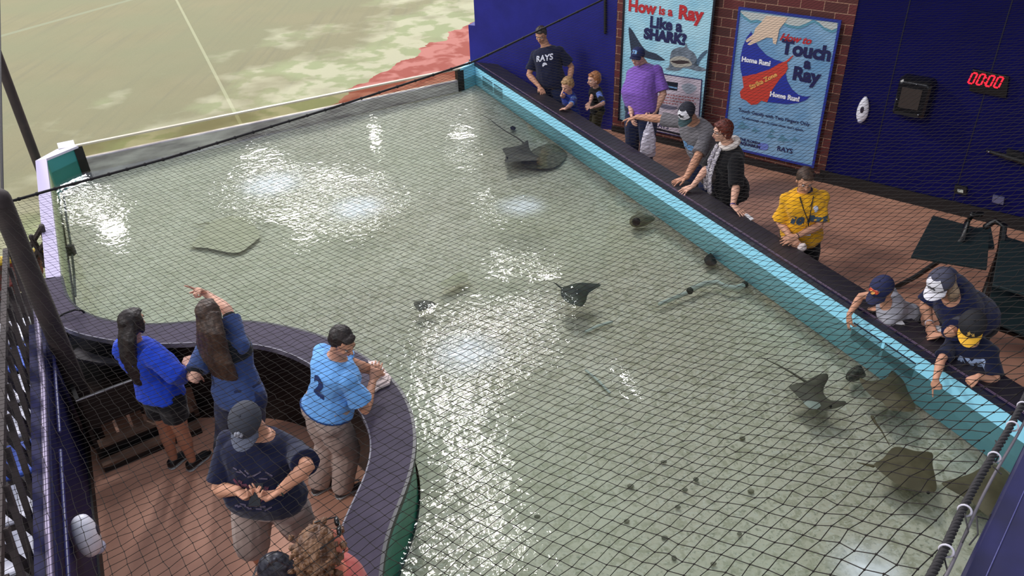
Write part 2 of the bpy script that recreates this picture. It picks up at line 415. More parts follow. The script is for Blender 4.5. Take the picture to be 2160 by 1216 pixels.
w = MB(); strip(w, offs(inn, -.02 * sgn), offs(inn, -.09 * sgn), 0.02, ZL - .05); w.build('curved_inner_wall', teal_m, tank)
w = MB(); strip(w, offs(out, .05 * sgn)[8:], offs(out, .09 * sgn)[8:], 0.0, ZL - .045); w.build('curved_skirt', M('black_skirt2', (9, 8, 11), rough=.45), tank)
for k in (15, 23):
    seam = MB()
    seam.slab([q3(inn[k], ZL + .0005), q3(out[k], ZL + .0005), q3(out[k] + V([.008, .003]), ZL + .0005), q3(inn[k] + V([.008, .003]), ZL + .0005)], UPV, .001)
    seam.build('counter_seam', M('seam_dark', (44, 38, 50), rough=.6), tank)
# left wall with pale cap and glass
gl = bpy.data.materials.new('acrylic'); gl.use_nodes = True; N = gl.node_tree.nodes; L = gl.node_tree.links; N.remove(N['Principled BSDF'])
g1 = N.new('ShaderNodeBsdfGlossy'); g1.inputs['Roughness'].default_value = .03; t1 = N.new('ShaderNodeBsdfTransparent'); t1.inputs[0].default_value = (.80, .78, .68, 1)
mx = N.new('ShaderNodeMixShader'); fr = N.new('ShaderNodeFresnel'); fr.inputs[0].default_value = 1.35
L.new(fr.outputs[0], mx.inputs[0]); L.new(t1.outputs[0], mx.inputs[1]); L.new(g1.outputs[0], mx.inputs[2]); L.new(mx.outputs[0], N['Material Output'].inputs[0])
l0 = V(LB); l1 = V(inn[0]); ld = unit(l1 - l0); lnv = V([ld[1], -ld[0]]); lnv = -lnv if lnv[0] > 0 else lnv
cap_m = M('pale_cap', (176, 166, 196), rough=.35)
w = MB(); w.slab([q3(l0, ZL - .04), q3(l1, ZL - .04), q3(l1 + lnv * .13, ZL - .04), q3(l0 + lnv * .13, ZL - .04)], UPV, .04); w.build('left_cap', cap_m, tank, bevel=.005)
w = MB(); w.slab([q3(l0 + lnv * .02, .02), q3(l1 + lnv * .02, .02), q3(l1 + lnv * .02, ZL - .04), q3(l0 + lnv * .02, ZL - .04)], q3(lnv, 0), .06); w.build('left_wall', mat('algae_wall', (176, 186, 150), rough=.4, var=.1, vscale=3), tank)
# back: acrylic window between two short solid ends
e0 = BL + BD * .0; e1 = BR - BD * .0
w = MB(); w.slab([q3(e0, ZW - .3), q3(e1, ZW - .3), q3(e1, ZL - .02), q3(e0, ZL - .02)], q3(BN, 0), .03); w.build('acrylic_window', gl, tank)
w = MB(); w.slab([q3(e0 - BN * .012, ZL - .02), q3(e1 - BN * .012, ZL - .02), q3(e1 + BN * .042, ZL - .02), q3(e0 + BN * .042, ZL - .02)], UPV, .022); w.build('window_rail', M('pale_rail', (196, 186, 166), rough=.3), tank)
w = MB(); w.slab([q3(e0 - BN * .012, 0.3), q3(e1 - BN * .012, 0.3), q3(e1 - BN * .012, ZW + .012), q3(e0 - BN * .012, ZW + .012)], q3(BN, 0), .06)  # silver slab: underwater reflection in the acrylic, painted as colour
w.build('painted_reflection_band', mat('painted_reflection', (250, 244, 255), rough=.3, rgb2=(170, 160, 176), vscale=2.0, stretch=(1, 1, 5)), tank)
w = MB(); w.slab([q3(e0 + BN * .03, ZW - .05), q3(e1 + BN * .03, ZW - .05), q3(e1 + BN * .13, ZW - .05), q3(e0 + BN * .13, ZW - .05)], UPV, .02)
w.build('sill_top', M('sill_top', (150, 145, 130), rough=.3), tank)
w = MB(); w.slab([q3(BL, .02), q3(LB, .02), q3(LB, ZL - .03), q3(BL, ZL - .03)], V([-.9, .35, 0]), .1); w.build('corner_block', M('corner_teal', (60, 150, 150), rough=.4), tank)
w = MB(); w.slab([q3(BR, .02), q3(RF, .02), q3(RF, ZL - .03), q3(BR, ZL - .03)], V([-.4, .9, 0]), .1); w.build('corner_block', cyan_m, tank)
for c, sd in ((e0, 1), (e1, -1)):
    w = MB(); w.slab([q3(c - BN * .02 - BD * .01 * sd, ZW - .32), q3(c - BN * .02 + BD * (.10 * sd), ZW - .32), q3(c - BN * .02 + BD * (.10 * sd), ZL - .03), q3(c - BN * .02 - BD * .01 * sd, ZL - .03)], q3(BN, 0), .1)
    w.build('black_post', M('post_black', (18, 14, 20), rough=.5), tank)
w = MB(); w.slab([q3(BL - BD * .18 - BN * .02, ZL - .03), q3(e0 + BD * .02 - BN * .02, ZL - .03), q3(e0 + BD * .02 + BN * .24, ZL - .03), q3(BL - BD * .18 + BN * .24, ZL - .03)], UPV, .03)
w.slab([q3(LB + lnv * .13, ZL - .03), q3(BL + lnv * .2, ZL - .03), q3(BL + V([.06, .0]), ZL - .03), q3(LB, ZL - .03)], UPV, .03); w.build('corner_cap', M('bright_cap', (214, 206, 226), rough=.3), tank)
w = MB(); w.slab([q3(e1 - BN * .02 - BD * .05, ZL - .03), q3(BR - BN * .02, ZL - .03), q3(RF, ZL - .03), q3(RF - RD * .15, ZL - .03), q3(e1 + BN * .12, ZL - .03)], UPV, .03); w.build('corner_cap', cyan_m, tank)
# hose over the curved counter
hp = [P(112, 676, ZL + .02), P(135, 662, ZL + .05), P(158, 654, ZL + .06), P(172, 655, ZL + .03), P(183, 664, ZL - .03), P(183, 672, ZW - .02)]
hs = MB(); hs.tube(hp, .009, n=8); tag(hs.build('water_hose', gum_m, smooth=True), 'thin black hose arching over the curved counter into the water', 'hose')
# --- sand bed
sandm = bpy.data.materials.new('sand_bed'); sandm.use_nodes = True; nt = sandm.node_tree; N = nt.nodes; L = nt.links; pb = N['Principled BSDF']
pb.inputs['Roughness'].default_value = 0.85; pb.inputs['Specular IOR Level'].default_value = .1
geo = N.new('ShaderNodeNewGeometry'); sep = N.new('ShaderNodeSeparateXYZ'); L.new(geo.outputs['Position'], sep.inputs[0]); X_, Y_ = sep.outputs[0], sep.outputs[1]
c = mixc(ramp(noise(1.3, 5), .38, (0, 0, 0), .62, (1, 1, 1)), (0.74, 0.66, 0.53), (0.84, 0.77, 0.63))
c = mixc(ramp(noise(9, 6, None, None, 1.5), .46, (0, 0, 0), .60, (.85, .85, .85)), c, (0.50, 0.46, 0.33))
c = mixc(ramp(noise(18, 5, (1, 1.6, 1), None, 2.0), .54, (0, 0, 0), .62, (.8, .8, .8)), c, (0.84, 0.80, 0.70))
c = mixc(ramp(noise(34, 3), .57, (0, 0, 0), .72, (.8, .8, .8)), c, (0.26, 0.26, 0.18))
c = mixc(ramp(noise(30, 4), .66, (0, 0, 0), .74, (.7, .7, .7)), c, (0.86, 0.82, 0.70))
c = mixc(ramp(noise(.35, 3), .42, (0, 0, 0), .6, (.35, .35, .35)), c, (0.66, 0.68, 0.48))
L.new(c, pb.inputs['Base Color'])
bu = N.new('ShaderNodeBump'); bu.inputs['Distance'].default_value = .012; L.new(noise(14, 6), bu.inputs['Height']); L.new(bu.outputs[0], pb.inputs['Normal'])
struct(fill(tank_poly, .22, sand_z).build('floor_sand', sandm, smooth=True), 'pale crushed shell and sand floor of the tank')
# --- water
wm = bpy.data.materials.new('water'); wm.use_nodes = True; nt = wm.node_tree; N = nt.nodes; L = nt.links; N.remove(N['Principled BSDF'])
geo = N.new('ShaderNodeNewGeometry'); sep = N.new('ShaderNodeSeparateXYZ'); L.new(geo.outputs['Position'], sep.inputs[0]); X_, Y_ = sep.outputs[0], sep.outputs[1]
def spot(px, py, r0, r1, sx=1.0):
    p = P(px, py, ZW)
    dx = mth('MULTIPLY', mth('SUBTRACT', X_, float(p[0])), sx); dy = mth('SUBTRACT', Y_, float(p[1]))
    d = mth('SQRT', mth('ADD', mth('MULTIPLY', dx, dx), mth('MULTIPLY', dy, dy)))
    mr = N.new('ShaderNodeMapRange'); mr.interpolation_type = 'SMOOTHSTEP'; L.new(d, mr.inputs[0]); mr.inputs[1].default_value = r0; mr.inputs[2].default_value = r1; mr.inputs[3].default_value = 1; mr.inputs[4].default_value = 0
    return mr.outputs[0], d
rough_spots = [(565, 400, .3, 1.1, 1, 1), (750, 430, .3, 1.0, 1, 1), (1000, 730, .3, 1.0, 1, .8), (950, 850, .2, .9, 1, .42), (1110, 540, .05, .6, 1, .8), (1100, 435, .1, .75, 1, 1), (1050, 1175, .1, .7, 1, .4), (185, 430, .1, .8, .8, .45), (975, 320, .1, .5, 1, .8), (1000, 1000, .05, .6, 1, .4), (1180, 640, .05, .5, 1, .6), (890, 650, .02, .25, 1, .6), (1850, 1200, .05, .35, 1, .4), (900, 1150, .05, .45, 1, .4)]
mask = None
for s in rough_spots:
    f, _ = spot(*s[:5]); f = mth('MULTIPLY', f, s[5]); mask = f if mask is None else mth('MAXIMUM', mask, f)
amp = mth('ADD', mth('MULTIPLY', mask, 0.0165), 0.0012)
h = mth('ADD', mth('MULTIPLY', noise(6.5, 1, None, None, 1.0), 1.0), mth('MULTIPLY', noise(18, 1, None, None, .8), .42))
hgt = mth('MULTIPLY', h, amp)
bu = N.new('ShaderNodeBump'); bu.inputs['Distance'].default_value = 1.0; bu.inputs['Strength'].default_value = 1.0; L.new(hgt, bu.inputs['Height'])
gls = N.new('ShaderNodeBsdfGlossy'); gls.inputs['Roughness'].default_value = .01; L.new(bu.outputs[0], gls.inputs['Normal'])
tr = N.new('ShaderNodeBsdfTransparent'); tr.inputs[0].default_value = (.88, .93, .90, 1)
fr = N.new('ShaderNodeFresnel'); fr.inputs[0].default_value = 1.33; L.new(bu.outputs[0], fr.inputs['Normal'])
mx = N.new('ShaderNodeMixShader'); L.new(fr.outputs[0], mx.inputs[0]); L.new(tr.outputs[0], mx.inputs[1]); L.new(gls.outputs[0], mx.inputs[2])
# foam of tiny air bubbles where the jets well up
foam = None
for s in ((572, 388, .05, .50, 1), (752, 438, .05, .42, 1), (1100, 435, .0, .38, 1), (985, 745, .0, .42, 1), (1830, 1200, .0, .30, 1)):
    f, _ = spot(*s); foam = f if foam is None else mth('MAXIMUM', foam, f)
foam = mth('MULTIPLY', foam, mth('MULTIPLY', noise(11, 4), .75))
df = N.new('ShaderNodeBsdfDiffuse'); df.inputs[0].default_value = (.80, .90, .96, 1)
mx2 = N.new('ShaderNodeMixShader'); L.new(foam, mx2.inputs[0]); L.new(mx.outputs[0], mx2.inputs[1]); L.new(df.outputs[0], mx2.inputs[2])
L.new(mx2.outputs[0], N['Material Output'].inputs[0])
wt = fill(tank_poly, .5, lambda x, y: ZW).build('water_surface', wm)
tag(wt, 'clear rippling water filling the touch tank', kind='structure')
# ================================================================= BARRIER NET
def _bas(x, y, deg):
    u = (x - 1080) / 1000.0; v = (y - 608) / 1000.0
    return np.stack([u ** p * v ** q for p in range(deg + 1) for q in range(deg + 1 - p)], -1)
def _dbas(x, y, deg):
    e = 1e-2
    return (_bas(x + e, y, deg) - _bas(x - e, y, deg)) / (2 * e), (_bas(x, y + e, deg) - _bas(x, y - e, deg)) / (2 * e)
# measured mesh cells: where, and one step along each strand direction
net_obs = [((1600, 1056), (23, -21), (33, 7.6)), ((1383, 705), (17.4, -10.7), (18, 3)), ((850, 1090), (28, -17), (11, 5.6)), ((250, 940), (29, -12), (7, 11)),
    ((1000, 250), (7.5, -3), (7.4, 2.4)), ((450, 590), (16, -4.4), (4.9, 4.3)), ((300, 410), (13.4, -3.5), (6.3, 3.4)), ((870, 510), (11.8, -4.9), (9.1, 2)),
    ((1800, 470), (10.9, -7.4), (19, -.1)), ((1650, 730), (18.5, -13.1), (24.2, 2.4)), ((2120, 750), (26, -17), (40.7, 0)), ((1200, 980), (21.7, -15.5), (20.2, 6.9)),
    ((630, 630), (16.5, -6.6), (7.9, 3.9)), ((300, 1110), (25.9, -16.3), (3.2, 13.6)), ((1300, 410), (10.3, -5.1), (10.3, 1.4)), ((750, 290), (9.4, -3.5), (7.3, 3.1)),
    ((1420, 104), (6., -4.1), (7.5, 1)), ((1730, 178), (7.2, -4.4), (10.2, .2)), ((2100, 150), (8.2, -5.2), (13, -.6)), ((80, 620), (17, -4), (3.5, 4.4)), ((60, 1150), (24, -9), (2.0, 12.0)), ((2010, 945), (27, -20), (41, 4)), ((1950, 1060), (23, -24), (41, 11)), ((1920, 1180), (27, -27), (43, 13)), ((1740, 1180), (24.7, -26), (39, 10)), ((1450, 1200), (26, -24), (31, 10))]
NETC = [1.3808621, -1.3438306, 0.1826187, -0.3222509, -0.2042004, -0.1563545]     # log depth of the hanging net surface
DG = 5
rows = []; ri = []; rj = []
for (x, y), a, b in net_obs:
    Ji = np.linalg.inv(np.array([[a[0], b[0]], [a[1], b[1]]], float))
    gx, gy = _dbas(x, y, DG)
    A = np.array([[a[0], a[1]], [b[0], b[1]]], float)       # change of i along a step = 1, along b step = 0
    for k, (da, db) in enumerate(((1, 0), (0, 1))):
        st = A[k]; rows.append(gx * st[0] + gy * st[1]); ri.append(1.0 if k == 0 else 0.0); rj.append(1.0 if k == 1 else 0.0)
rows = np.array(rows)
reg = np.diag([0.0 if p + q <= 1 else 2e-5 * 8 ** max(0, p + q - 2) for p in range(DG + 1) for q in range(DG + 1 - p)])
ATA = rows.T @ rows + reg + 1e-12 * np.eye(rows.shape[1])
ci = np.linalg.solve(ATA, rows.T @ np.array(ri)); cj = np.linalg.solve(ATA, rows.T @ np.array(rj))
def cable_y(x): return np.interp(x, [-200, 5, 100, 350, 700, 1000, 1270, 1500], [455, 430, 403, 335, 228, 130, 0, -130])
def in_net(x, y):
    right = 2160 + (840 - y) * (2160 - 1958) / (1216.0 - 840)
    return (y > cable_y(x) + 1) & (x < right) & (x > -60) & (x < 2260) & (y < 1300)
gx_, gy_ = np.meshgrid(np.arange(-60, 2261, 4.0), np.arange(-60, 1301, 4.0))
gx_ = gx_.ravel(); gy_ = gy_.ravel(); k = in_net(gx_, gy_) ; gx_ = gx_[k]; gy_ = gy_[k]
B_ = _bas(gx_, gy_, DG); gi = B_ @ ci; gj = B_ @ cj
seed = {}
ii = np.round(gi).astype(int); jj = np.round(gj).astype(int); dist = (gi - ii) ** 2 + (gj - jj) ** 2
order = np.argsort(-dist)
for q in order: seed[(int(ii[q]), int(jj[q]))] = q
keys = list(seed.keys()); qi = np.array([seed[k] for k in keys]); ki = np.array(keys, float)
x = gx_[qi].copy(); y = gy_[qi].copy()
for it in range(8):
    B_ = _bas(x, y, DG); dx_, dy_ = _dbas(x, y, DG)
    e1_ = ki[:, 0] - B_ @ ci; e2_ = ki[:, 1] - B_ @ cj
    a_, b_, c_, d_ = dx_ @ ci, dy_ @ ci, dx_ @ cj, dy_ @ cj
    det = a_ * d_ - b_ * c_; det = np.where(np.abs(det) < 1e-7, 1e-7, det)
    sx_ = (d_ * e1_ - b_ * e2_) / det; sy_ = (-c_ * e1_ + a_ * e2_) / det
    x += np.clip(sx_, -10, 10); y += np.clip(sy_, -10, 10)
ok = in_net(x, y) & (np.hypot(_bas(x, y, DG) @ ci - ki[:, 0], _bas(x, y, DG) @ cj - ki[:, 1]) < .2)
rng = np.random.default_rng(3)
wob = 0.35 * np.sin(x / 37.0 + y / 51.0) + .3 * np.sin(x / 17.0 - y / 23.0)
D_ = np.exp(_bas(x, y, 2) @ np.array(NETC))
pc = np.stack([D_ * (x - CX) / FPX, -D_ * (y - CY) / FPX, -D_], -1)
pw = pc @ RW.T + np.array([0, 0, CAMH])
pw += rng.normal(0, .0022, pw.shape)
idx = {}; 
for q, kk in enumerate(keys):
    if ok[q]: idx[kk] = q
A_ = []; Bb_ = []
for (i, j), q in idx.items():
    for nb in ((i + 1, j), (i, j + 1)):
        r = idx.get(nb)
        if r is not None and np.linalg.norm(pw[q] - pw[r]) < .16: A_.append(q); Bb_.append(r)
A_ = np.array(A_); Bb_ = np.array(Bb_)
p0 = pw[A_]; p1 = pw[Bb_]; t_ = p1 - p0; t_ /= np.linalg.norm(t_, axis=1)[:, None]
s1 = np.cross(t_, [0.1, 0.2, 0.97]); s1 /= np.linalg.norm(s1, axis=1)[:, None]; s2 = np.cross(t_, s1)
RAD = 0.00105; ang = [0.5, 2.6, 4.7]
verts = np.concatenate([p + RAD * (math.cos(a) * s1 + math.sin(a) * s2) for p in (p0, p1) for a in ang])
ns = len(A_); base = np.arange(ns)
faces = np.concatenate([np.stack([base + a * ns, base + ((a + 1) % 3) * ns, base + (3 + (a + 1) % 3) * ns, base + (3 + a) * ns], -1) for a in range(3)])
kn = np.array(list(idx.values())); kp = pw[kn]; KR = .0028; off0 = len(verts)
oct_ = np.array([[1, 0, 0], [-1, 0, 0], [0, 1, 0], [0, -1, 0], [0, 0, 1], [0, 0, -1]], float)
kv = np.concatenate([kp + KR * o for o in oct_]); nk = len(kp); kb = np.arange(nk) + off0
tri = [(0, 2, 4), (2, 1, 4), (1, 3, 4), (3, 0, 4), (2, 0, 5), (1, 2, 5), (3, 1, 5), (0, 3, 5)]
kf = np.concatenate([np.stack([kb + a * nk, kb + b * nk, kb + c * nk], -1) for a, b, c in tri])
def fast_mesh(name, verts, quads, tris, m):
    me = bpy.data.meshes.new(name); nv = len(verts); nq = len(quads); ntv = len(tris)
    me.vertices.add(nv); me.vertices.foreach_set('co', np.asarray(verts, np.float32).ravel())
    me.loops.add(nq * 4 + ntv * 3); me.polygons.add(nq + ntv)
    me.loops.foreach_set('vertex_index', np.concatenate([quads.ravel(), tris.ravel()]).astype(np.int32))
    me.polygons.foreach_set('loop_start', np.concatenate([np.arange(nq) * 4, nq * 4 + np.arange(ntv) * 3]).astype(np.int32))
    me.update(calc_edges=True); me.validate()
    o = bpy.data.objects.new(name, me); COL.objects.link(o); me.materials.append(m); return o
net_m = mat('net_twine', (44, 40, 38), rough=.9, spec=.1)
net = fast_mesh('barrier_net', np.concatenate([verts, kv]), faces, kf, net_m)
tag(net, 'knotted dark twine safety net sagging over the whole tank', 'net')
net['kind'] = 'thing'
print('NET nodes', len(idx), 'strands', ns)
def netpt(px, py, dd=0.0):
    D = math.exp(float(_bas(np.array(px, float), np.array(py, float), 2) @ np.array(NETC))) + dd
    return RW @ np.array([D * (px - CX) / FPX, -D * (py - CY) / FPX, -D]) + np.array([0, 0, CAMH])
rope_m = mat('rope', (30, 26, 28), rough=.8, bump=.002, bscale=120)
w = MB(); w.tube([netpt(xx, float(cable_y(xx))) for xx in np.linspace(1330, 5, 60)], .011, n=8)
for xx in np.arange(40, 1250, 38):
    p = netpt(xx, float(cable_y(xx))); w.ell(p, (.016, .016, .016), n=6, m=4)
tag(w.build('support_cable', rope_m, smooth=True), 'black cable along the far top edge of the net', 'cable')
w = MB(); w.tube([netpt(5, 430), netpt(2, 250, .1), netpt(-2, -20, .2)], .012, n=8)
tag(w.build('hanging_rope', rope_m, smooth=True), 'thin rope hanging down the left edge of the view to the net corner', 'rope')
# lashed edge on the right
ra, rb = (2180, 802), (1935, 1262)
def rp(t): return netpt(ra[0] + (rb[0] - ra[0]) * t + 4 * math.sin(t * 9), ra[1] + (rb[1] - ra[1]) * t)
root = empty('lashed_net_edge', rp(.5)); tag(root, 'thick twisted black rope edge of the net with pale cable ties', 'rope')
for ph in range(3):
    w = MB(); pts = []
    for q in range(260):
        t = q / 259.0; c = rp(t); tt = unit(rp(min(1, t + .01)) - rp(max(0, t - .01))); s1v = unit(np.cross(tt, [0, 0, 1])); s2v = np.cross(tt, s1v)
        a = t * 130 + ph * 2.094; pts.append(c + .0034 * (math.cos(a) * s1v + math.sin(a) * s2v))
    w.tube(pts, .0036, n=6); w.build('strand', rope_m, root, smooth=True)
w = MB(); w.tube([rp(t) + V([.018, -.004, -.008 - .005 * math.sin(t * 12)]) for t in np.linspace(0, 1, 60)], .0028, n=6); w.build('thin_cord', M('grey_cord', (96, 90, 96), rough=.5), root, smooth=True)
for (tx, ty) in ((2148, 858), (2118, 900), (2087, 965), (2025, 1078), (1982, 1163)):
    t = (ty - ra[1]) / (rb[1] - ra[1]); c = rp(t) + V([.004, 0, 0]); tt = unit(rp(t + .01) - rp(t - .01)); s1v = unit(np.cross(tt, [0, 0, 1])); s2v = np.cross(tt, s1v)
    ring = [c + .0098 * (math.cos(a) * s1v + math.sin(a) * s2v) for a in np.linspace(0, 6.283, 17)]
    w = MB(); w.tube(ring, .0018, n=6); w.build('cable_tie', M('tie', (190, 185, 196), rough=.4), root, smooth=True)
for (tx, ty, lx, ly) in ((2100, 930, 2100, 975), (2060, 1090, 2045, 1150), (2035, 1085, 2030, 1145), (2095, 985, 2112, 1000), (2060, 1090, 2090, 1085), (1990, 1170, 1985, 1225)):
    a = netpt(tx, ty); b = netpt(lx, ly, .02); w = MB(); w.tube([a, (a + b) / 2 + V([.01, 0, -.01]), b], .0013, n=5); w.build('loose_end', rope_m, root, smooth=True)
# blue steel rail close to the viewer
def near(px, py, D): return RW @ np.array([D * (px - CX) / FPX, -D * (py - CY) / FPX, -D]) + np.array([0, 0, CAMH])
a = near(2275, 700, 1.9); b = near(1985, 1300, 1.15)
rt_ = unit(b - a); side = unit(np.cross(rt_, ray(2150, 1100))); side = side if side @ _rt > 0 else -side; dn = unit(np.cross(rt_, side)); dn = dn if dn[2] < 0 else -dn
root = empty('steel_rail', (a + b) / 2); tag(root, 'dark blue painted steel rail running up the lower right corner', 'rail')
w = MB(); w.slab([a, b, b + side * .16, a + side * .16], dn, .06); w.build('beam', mat('rail_blue', (32, 30, 80), rough=.45, spec=.3, rgb2=(26, 23, 58), vscale=7), root, bevel=.006)
w = MB(); w.tube([a + side * .115 - dn * .004, b + side * .115 - dn * .004], .012, n=10); w.build('ridge', M('ridge', (58, 56, 112), rough=.35), root, smooth=True)
w = MB(); w.tube([a + side * .03 - dn * .0005, b + side * .03 - dn * .0005], .0012, n=6); w.build('weld_seam', M('ridge', (92, 90, 160)), root, smooth=True)
# ================================================================= POSTERS AND WALL FITTINGS
def wp(px, py, off=0.0):
    p = on_wall(WA + WNrm * .0, WA + WD, px, py); return p + WNrm * off
def flat(mb, px_pts, off, th=.0015):
    mb.slab([wp(x, y, off) for x, y in px_pts], WNrm, th); return mb
def smooth_poly(pts, n=4):
    """Catmull-Rom through the outline"""
    q = np.array(pts, float); k = len(q); out = []
    for i in range(k):
        a, b, c, d = q[i - 1], q[i], q[(i + 1) % k], q[(i + 2) % k]
        for s in range(n):
            t = s / n; out.append(tuple(.5 * ((2 * b) + (c - a) * t + (2 * a - 5 * b + 4 * c - d) * t * t + (3 * b - a - 3 * c + d) * t ** 3)))
    return out
def pm(name, rgb, **k): return M('ink_' + name, rgb, rough=.45, **k)
navy = pm('navy', (28, 30, 84)); redi = pm('red', (196, 40, 48)); whi = pm('white', (240, 240, 246)); teali = pm('teal', (96, 156, 178))
PO = .092                                                   # front face of the boards in front of the brick
def board(u0, u1, z0, z1, label, frame_rgb, c1, c2):
    root = empty('poster', wpt((u0 + u1) / 2, z0)); tag(root, label, 'poster', 'posters on the brick pier')
    w = MB(); w.slab([wpt(u0, z0, .09 - .01), wpt(u1, z0, .08), wpt(u1, z1, .08), wpt(u0, z1, .08)], WNrm, .010)
    w.build('board', mat('poster_ground', c1, rough=.4, rgb2=c2, vscale=3), root)
    for k, (a, b, c, d) in enumerate(((u0 - .03, z0 - .03, u0, z1 + .03), (u1, z0 - .03, u1 + .03, z1 + .03), (u0, z0 - .03, u1, z0), (u0, z1, u1, z1 + .03))):
        w = MB(); w.slab([wpt(a, b, .075), wpt(c, b, .075), wpt(c, d, .075), wpt(a, d, .075)], WNrm, .028); w.build('frame', mat('poster_frame', frame_rgb, rough=.35), root)
    return root
def ptext(root, body, px, py, size, m, bold=.0, rot=0.0, shear=0.0, sx=1.0, off=.004):
    ex = WD * math.cos(rot) + UPV * math.sin(rot); ey = -WD * math.sin(rot) + UPV * math.cos(rot)
    o = text(body, 'lettering', m, wp(px, py, PO + off), ex, ey, size * .84, root, bold=bold, shear=shear)
    return o
# poster 1
r1 = board(.02, 1.40, .26, 2.62, 'poster with a shark face and whale tail asking how a ray is like a shark', (18, 18, 34), (150, 206, 228), (178, 224, 238))
ptext(r1, 'How', 1361, 13, .27, redi, .010); ptext(r1, 'is a', 1411, 21, .20, redi, .006); ptext(r1, 'Ray', 1463, 27, .30, redi, .012)
ptext(r1, 'Like a', 1411, 49, .26, navy, .010); ptext(r1, 'SHARK?', 1409, 75, .235, navy, .014)
gd = mat('shark_dark', (56, 70, 92), rough=.5, rgb2=(34, 44, 62), vscale=60)
w = MB(); flat(w, smooth_poly([(1333, 56), (1341, 62), (1352, 80), (1362, 95), (1372, 104), (1390, 110), (1402, 118), (1409, 124), (1392, 124), (1374, 120), (1362, 117), (1350, 122), (1340, 112), (1336, 90)]), PO + .001); w.build('whale_tail', gd, r1)
w = MB(); flat(w, smooth_poly([(1420, 118), (1424, 104), (1436, 97), (1450, 96), (1454, 88), (1458, 99), (1470, 108), (1476, 120), (1478, 134), (1498, 144), (1480, 147), (1462, 142), (1448, 140), (1436, 146), (1410, 143), (1418, 136)]), PO + .001); w.build('shark_body', mat('shark_grey', (128, 140, 152), rough=.5, rgb2=(96, 108, 120), vscale=14), r1)
w = MB(); flat(w, smooth_poly([(1420, 124), (1432, 116), (1448, 116), (1462, 124), (1466, 134), (1450, 138), (1430, 138)]), PO + .003); w.build('shark_belly', pm('belly', (176, 172, 160)), r1)
w = MB(); flat(w, smooth_poly([(1422, 126), (1434, 124), (1450, 124), (1462, 128), (1450, 131), (1434, 131)]), PO + .005); w.build('shark_mouth', pm('mouth', (62, 50, 52)), r1)
w = MB(); flat(w, smooth_poly([(1470, 134), (1478, 120), (1488, 108), (1498, 102), (1496, 110), (1484, 124), (1478, 136)]), PO + .001); w.build('shark_tail', pm('dtail', (84, 110, 132)), r1)
w = MB(); flat(w, [(1386, 149), (1488, 164), (1478, 293), (1380, 272)], PO + .002); w.build('info_panel', mat('panel_pale', (206, 192, 204), rough=.5, var=.06, vscale=5), r1)
w = MB(); flat(w, [(1386, 149), (1488, 164), (1488, 166), (1386, 151)], PO + .004); flat(w, [(1486, 164), (1488, 164), (1478, 293), (1476, 293)], PO + .004); flat(w, [(1380, 270), (1478, 291), (1478, 293), (1380, 272)], PO + .004)
w.build('panel_border', navy, r1)
w = MB(); flat(w, [(1408, 167), (1437, 171), (1435, 188), (1407, 184)], PO + .004); w.build('photo', pm('black', (20, 26, 44)), r1)
w = MB(); flat(w, [(1410, 176), (1435, 181), (1435, 184), (1410, 179)], PO + .006); w.build('photo_detail', pm('pale', (120, 160, 200)), r1)
w = MB(); flat(w, smooth_poly([(1444, 178), (1460, 172), (1476, 180), (1470, 190), (1456, 194)]), PO + .004); w.build('ray_drawing', pm('greyblue', (170, 178, 190)), r1)
for k, (yy, xw) in enumerate(((193, 62), (199, 56), (205, 60), (211, 30))):
    w = MB(); rr = random.Random(k); x = 1400
    while x < 1400 + xw * 1.25:
        L = rr.uniform(2, 7); flat(w, [(x, yy + (x - 1400) * .13), (x + L, yy + (x + L - 1400) * .13), (x + L, yy + 2.2 + (x + L - 1400) * .13), (x, yy + 2.2 + (x - 1400) * .13)], PO + .004, .001); x += L + 1.6
    w.build('text_line', pm('textred', (160, 90, 90)), r1)
w = MB(); flat(w, smooth_poly([(1400, 216), (1424, 220), (1436, 224), (1424, 228), (1402, 224)]), PO + .004); w.build('shark_drawing', pm('dgrey', (110, 108, 128)), r1)
ptext(r1, 'RAYS', 1402, 262, .125, navy, .002)
# poster 2
r2 = board(1.80, 3.10, .24, 2.16, 'tall poster with blue and red ray drawing on how to touch a ray', (40, 56, 150), (112, 160, 200), (142, 182, 214))
w = MB(); flat(w, [(1568, 20), (1772, 45), (1771, 62), (1760, 66), (1744, 60), (1733, 50), (1722, 44), (1706, 52), (1690, 58), (1670, 55), (1655, 48), (1640, 52), (1620, 50), (1604, 44), (1590, 46), (1576, 36), (1568, 28)], PO + .001); w.build('cloud_band', pm('cloud', (196, 200, 196)), r2)
w = MB(); q = [(1568, 28), (1576, 36), (1590, 46), (1604, 44), (1620, 50), (1640, 52), (1655, 48), (1670, 55), (1690, 58), (1706, 52), (1722, 44), (1733, 50), (1744, 60), (1760, 66), (1771, 62)]
flat(w, q + [(x, y - 6) for x, y in q[::-1]], PO + .0025); w.build('wave_line', teali, r2)
blu = pm('royal', (38, 54, 160))
w = MB(); flat(w, [(1591, 63), (1581, 76), (1573, 95), (1568, 118), (1568, 140), (1572, 158), (1600, 152), (1636, 142), (1662, 128), (1640, 122), (1622, 112), (1607, 96), (1597, 80)], PO + .003)
w.build('ray_wing', blu, r2)
w = MB(); flat(w, [(1622, 211), (1632, 192), (1645, 170), (1663, 150), (1666, 166), (1676, 184), (1690, 196), (1704, 200), (1716, 198), (1706, 207), (1690, 213), (1665, 216)], PO + .003)
w.build('ray_wing', blu, r2)
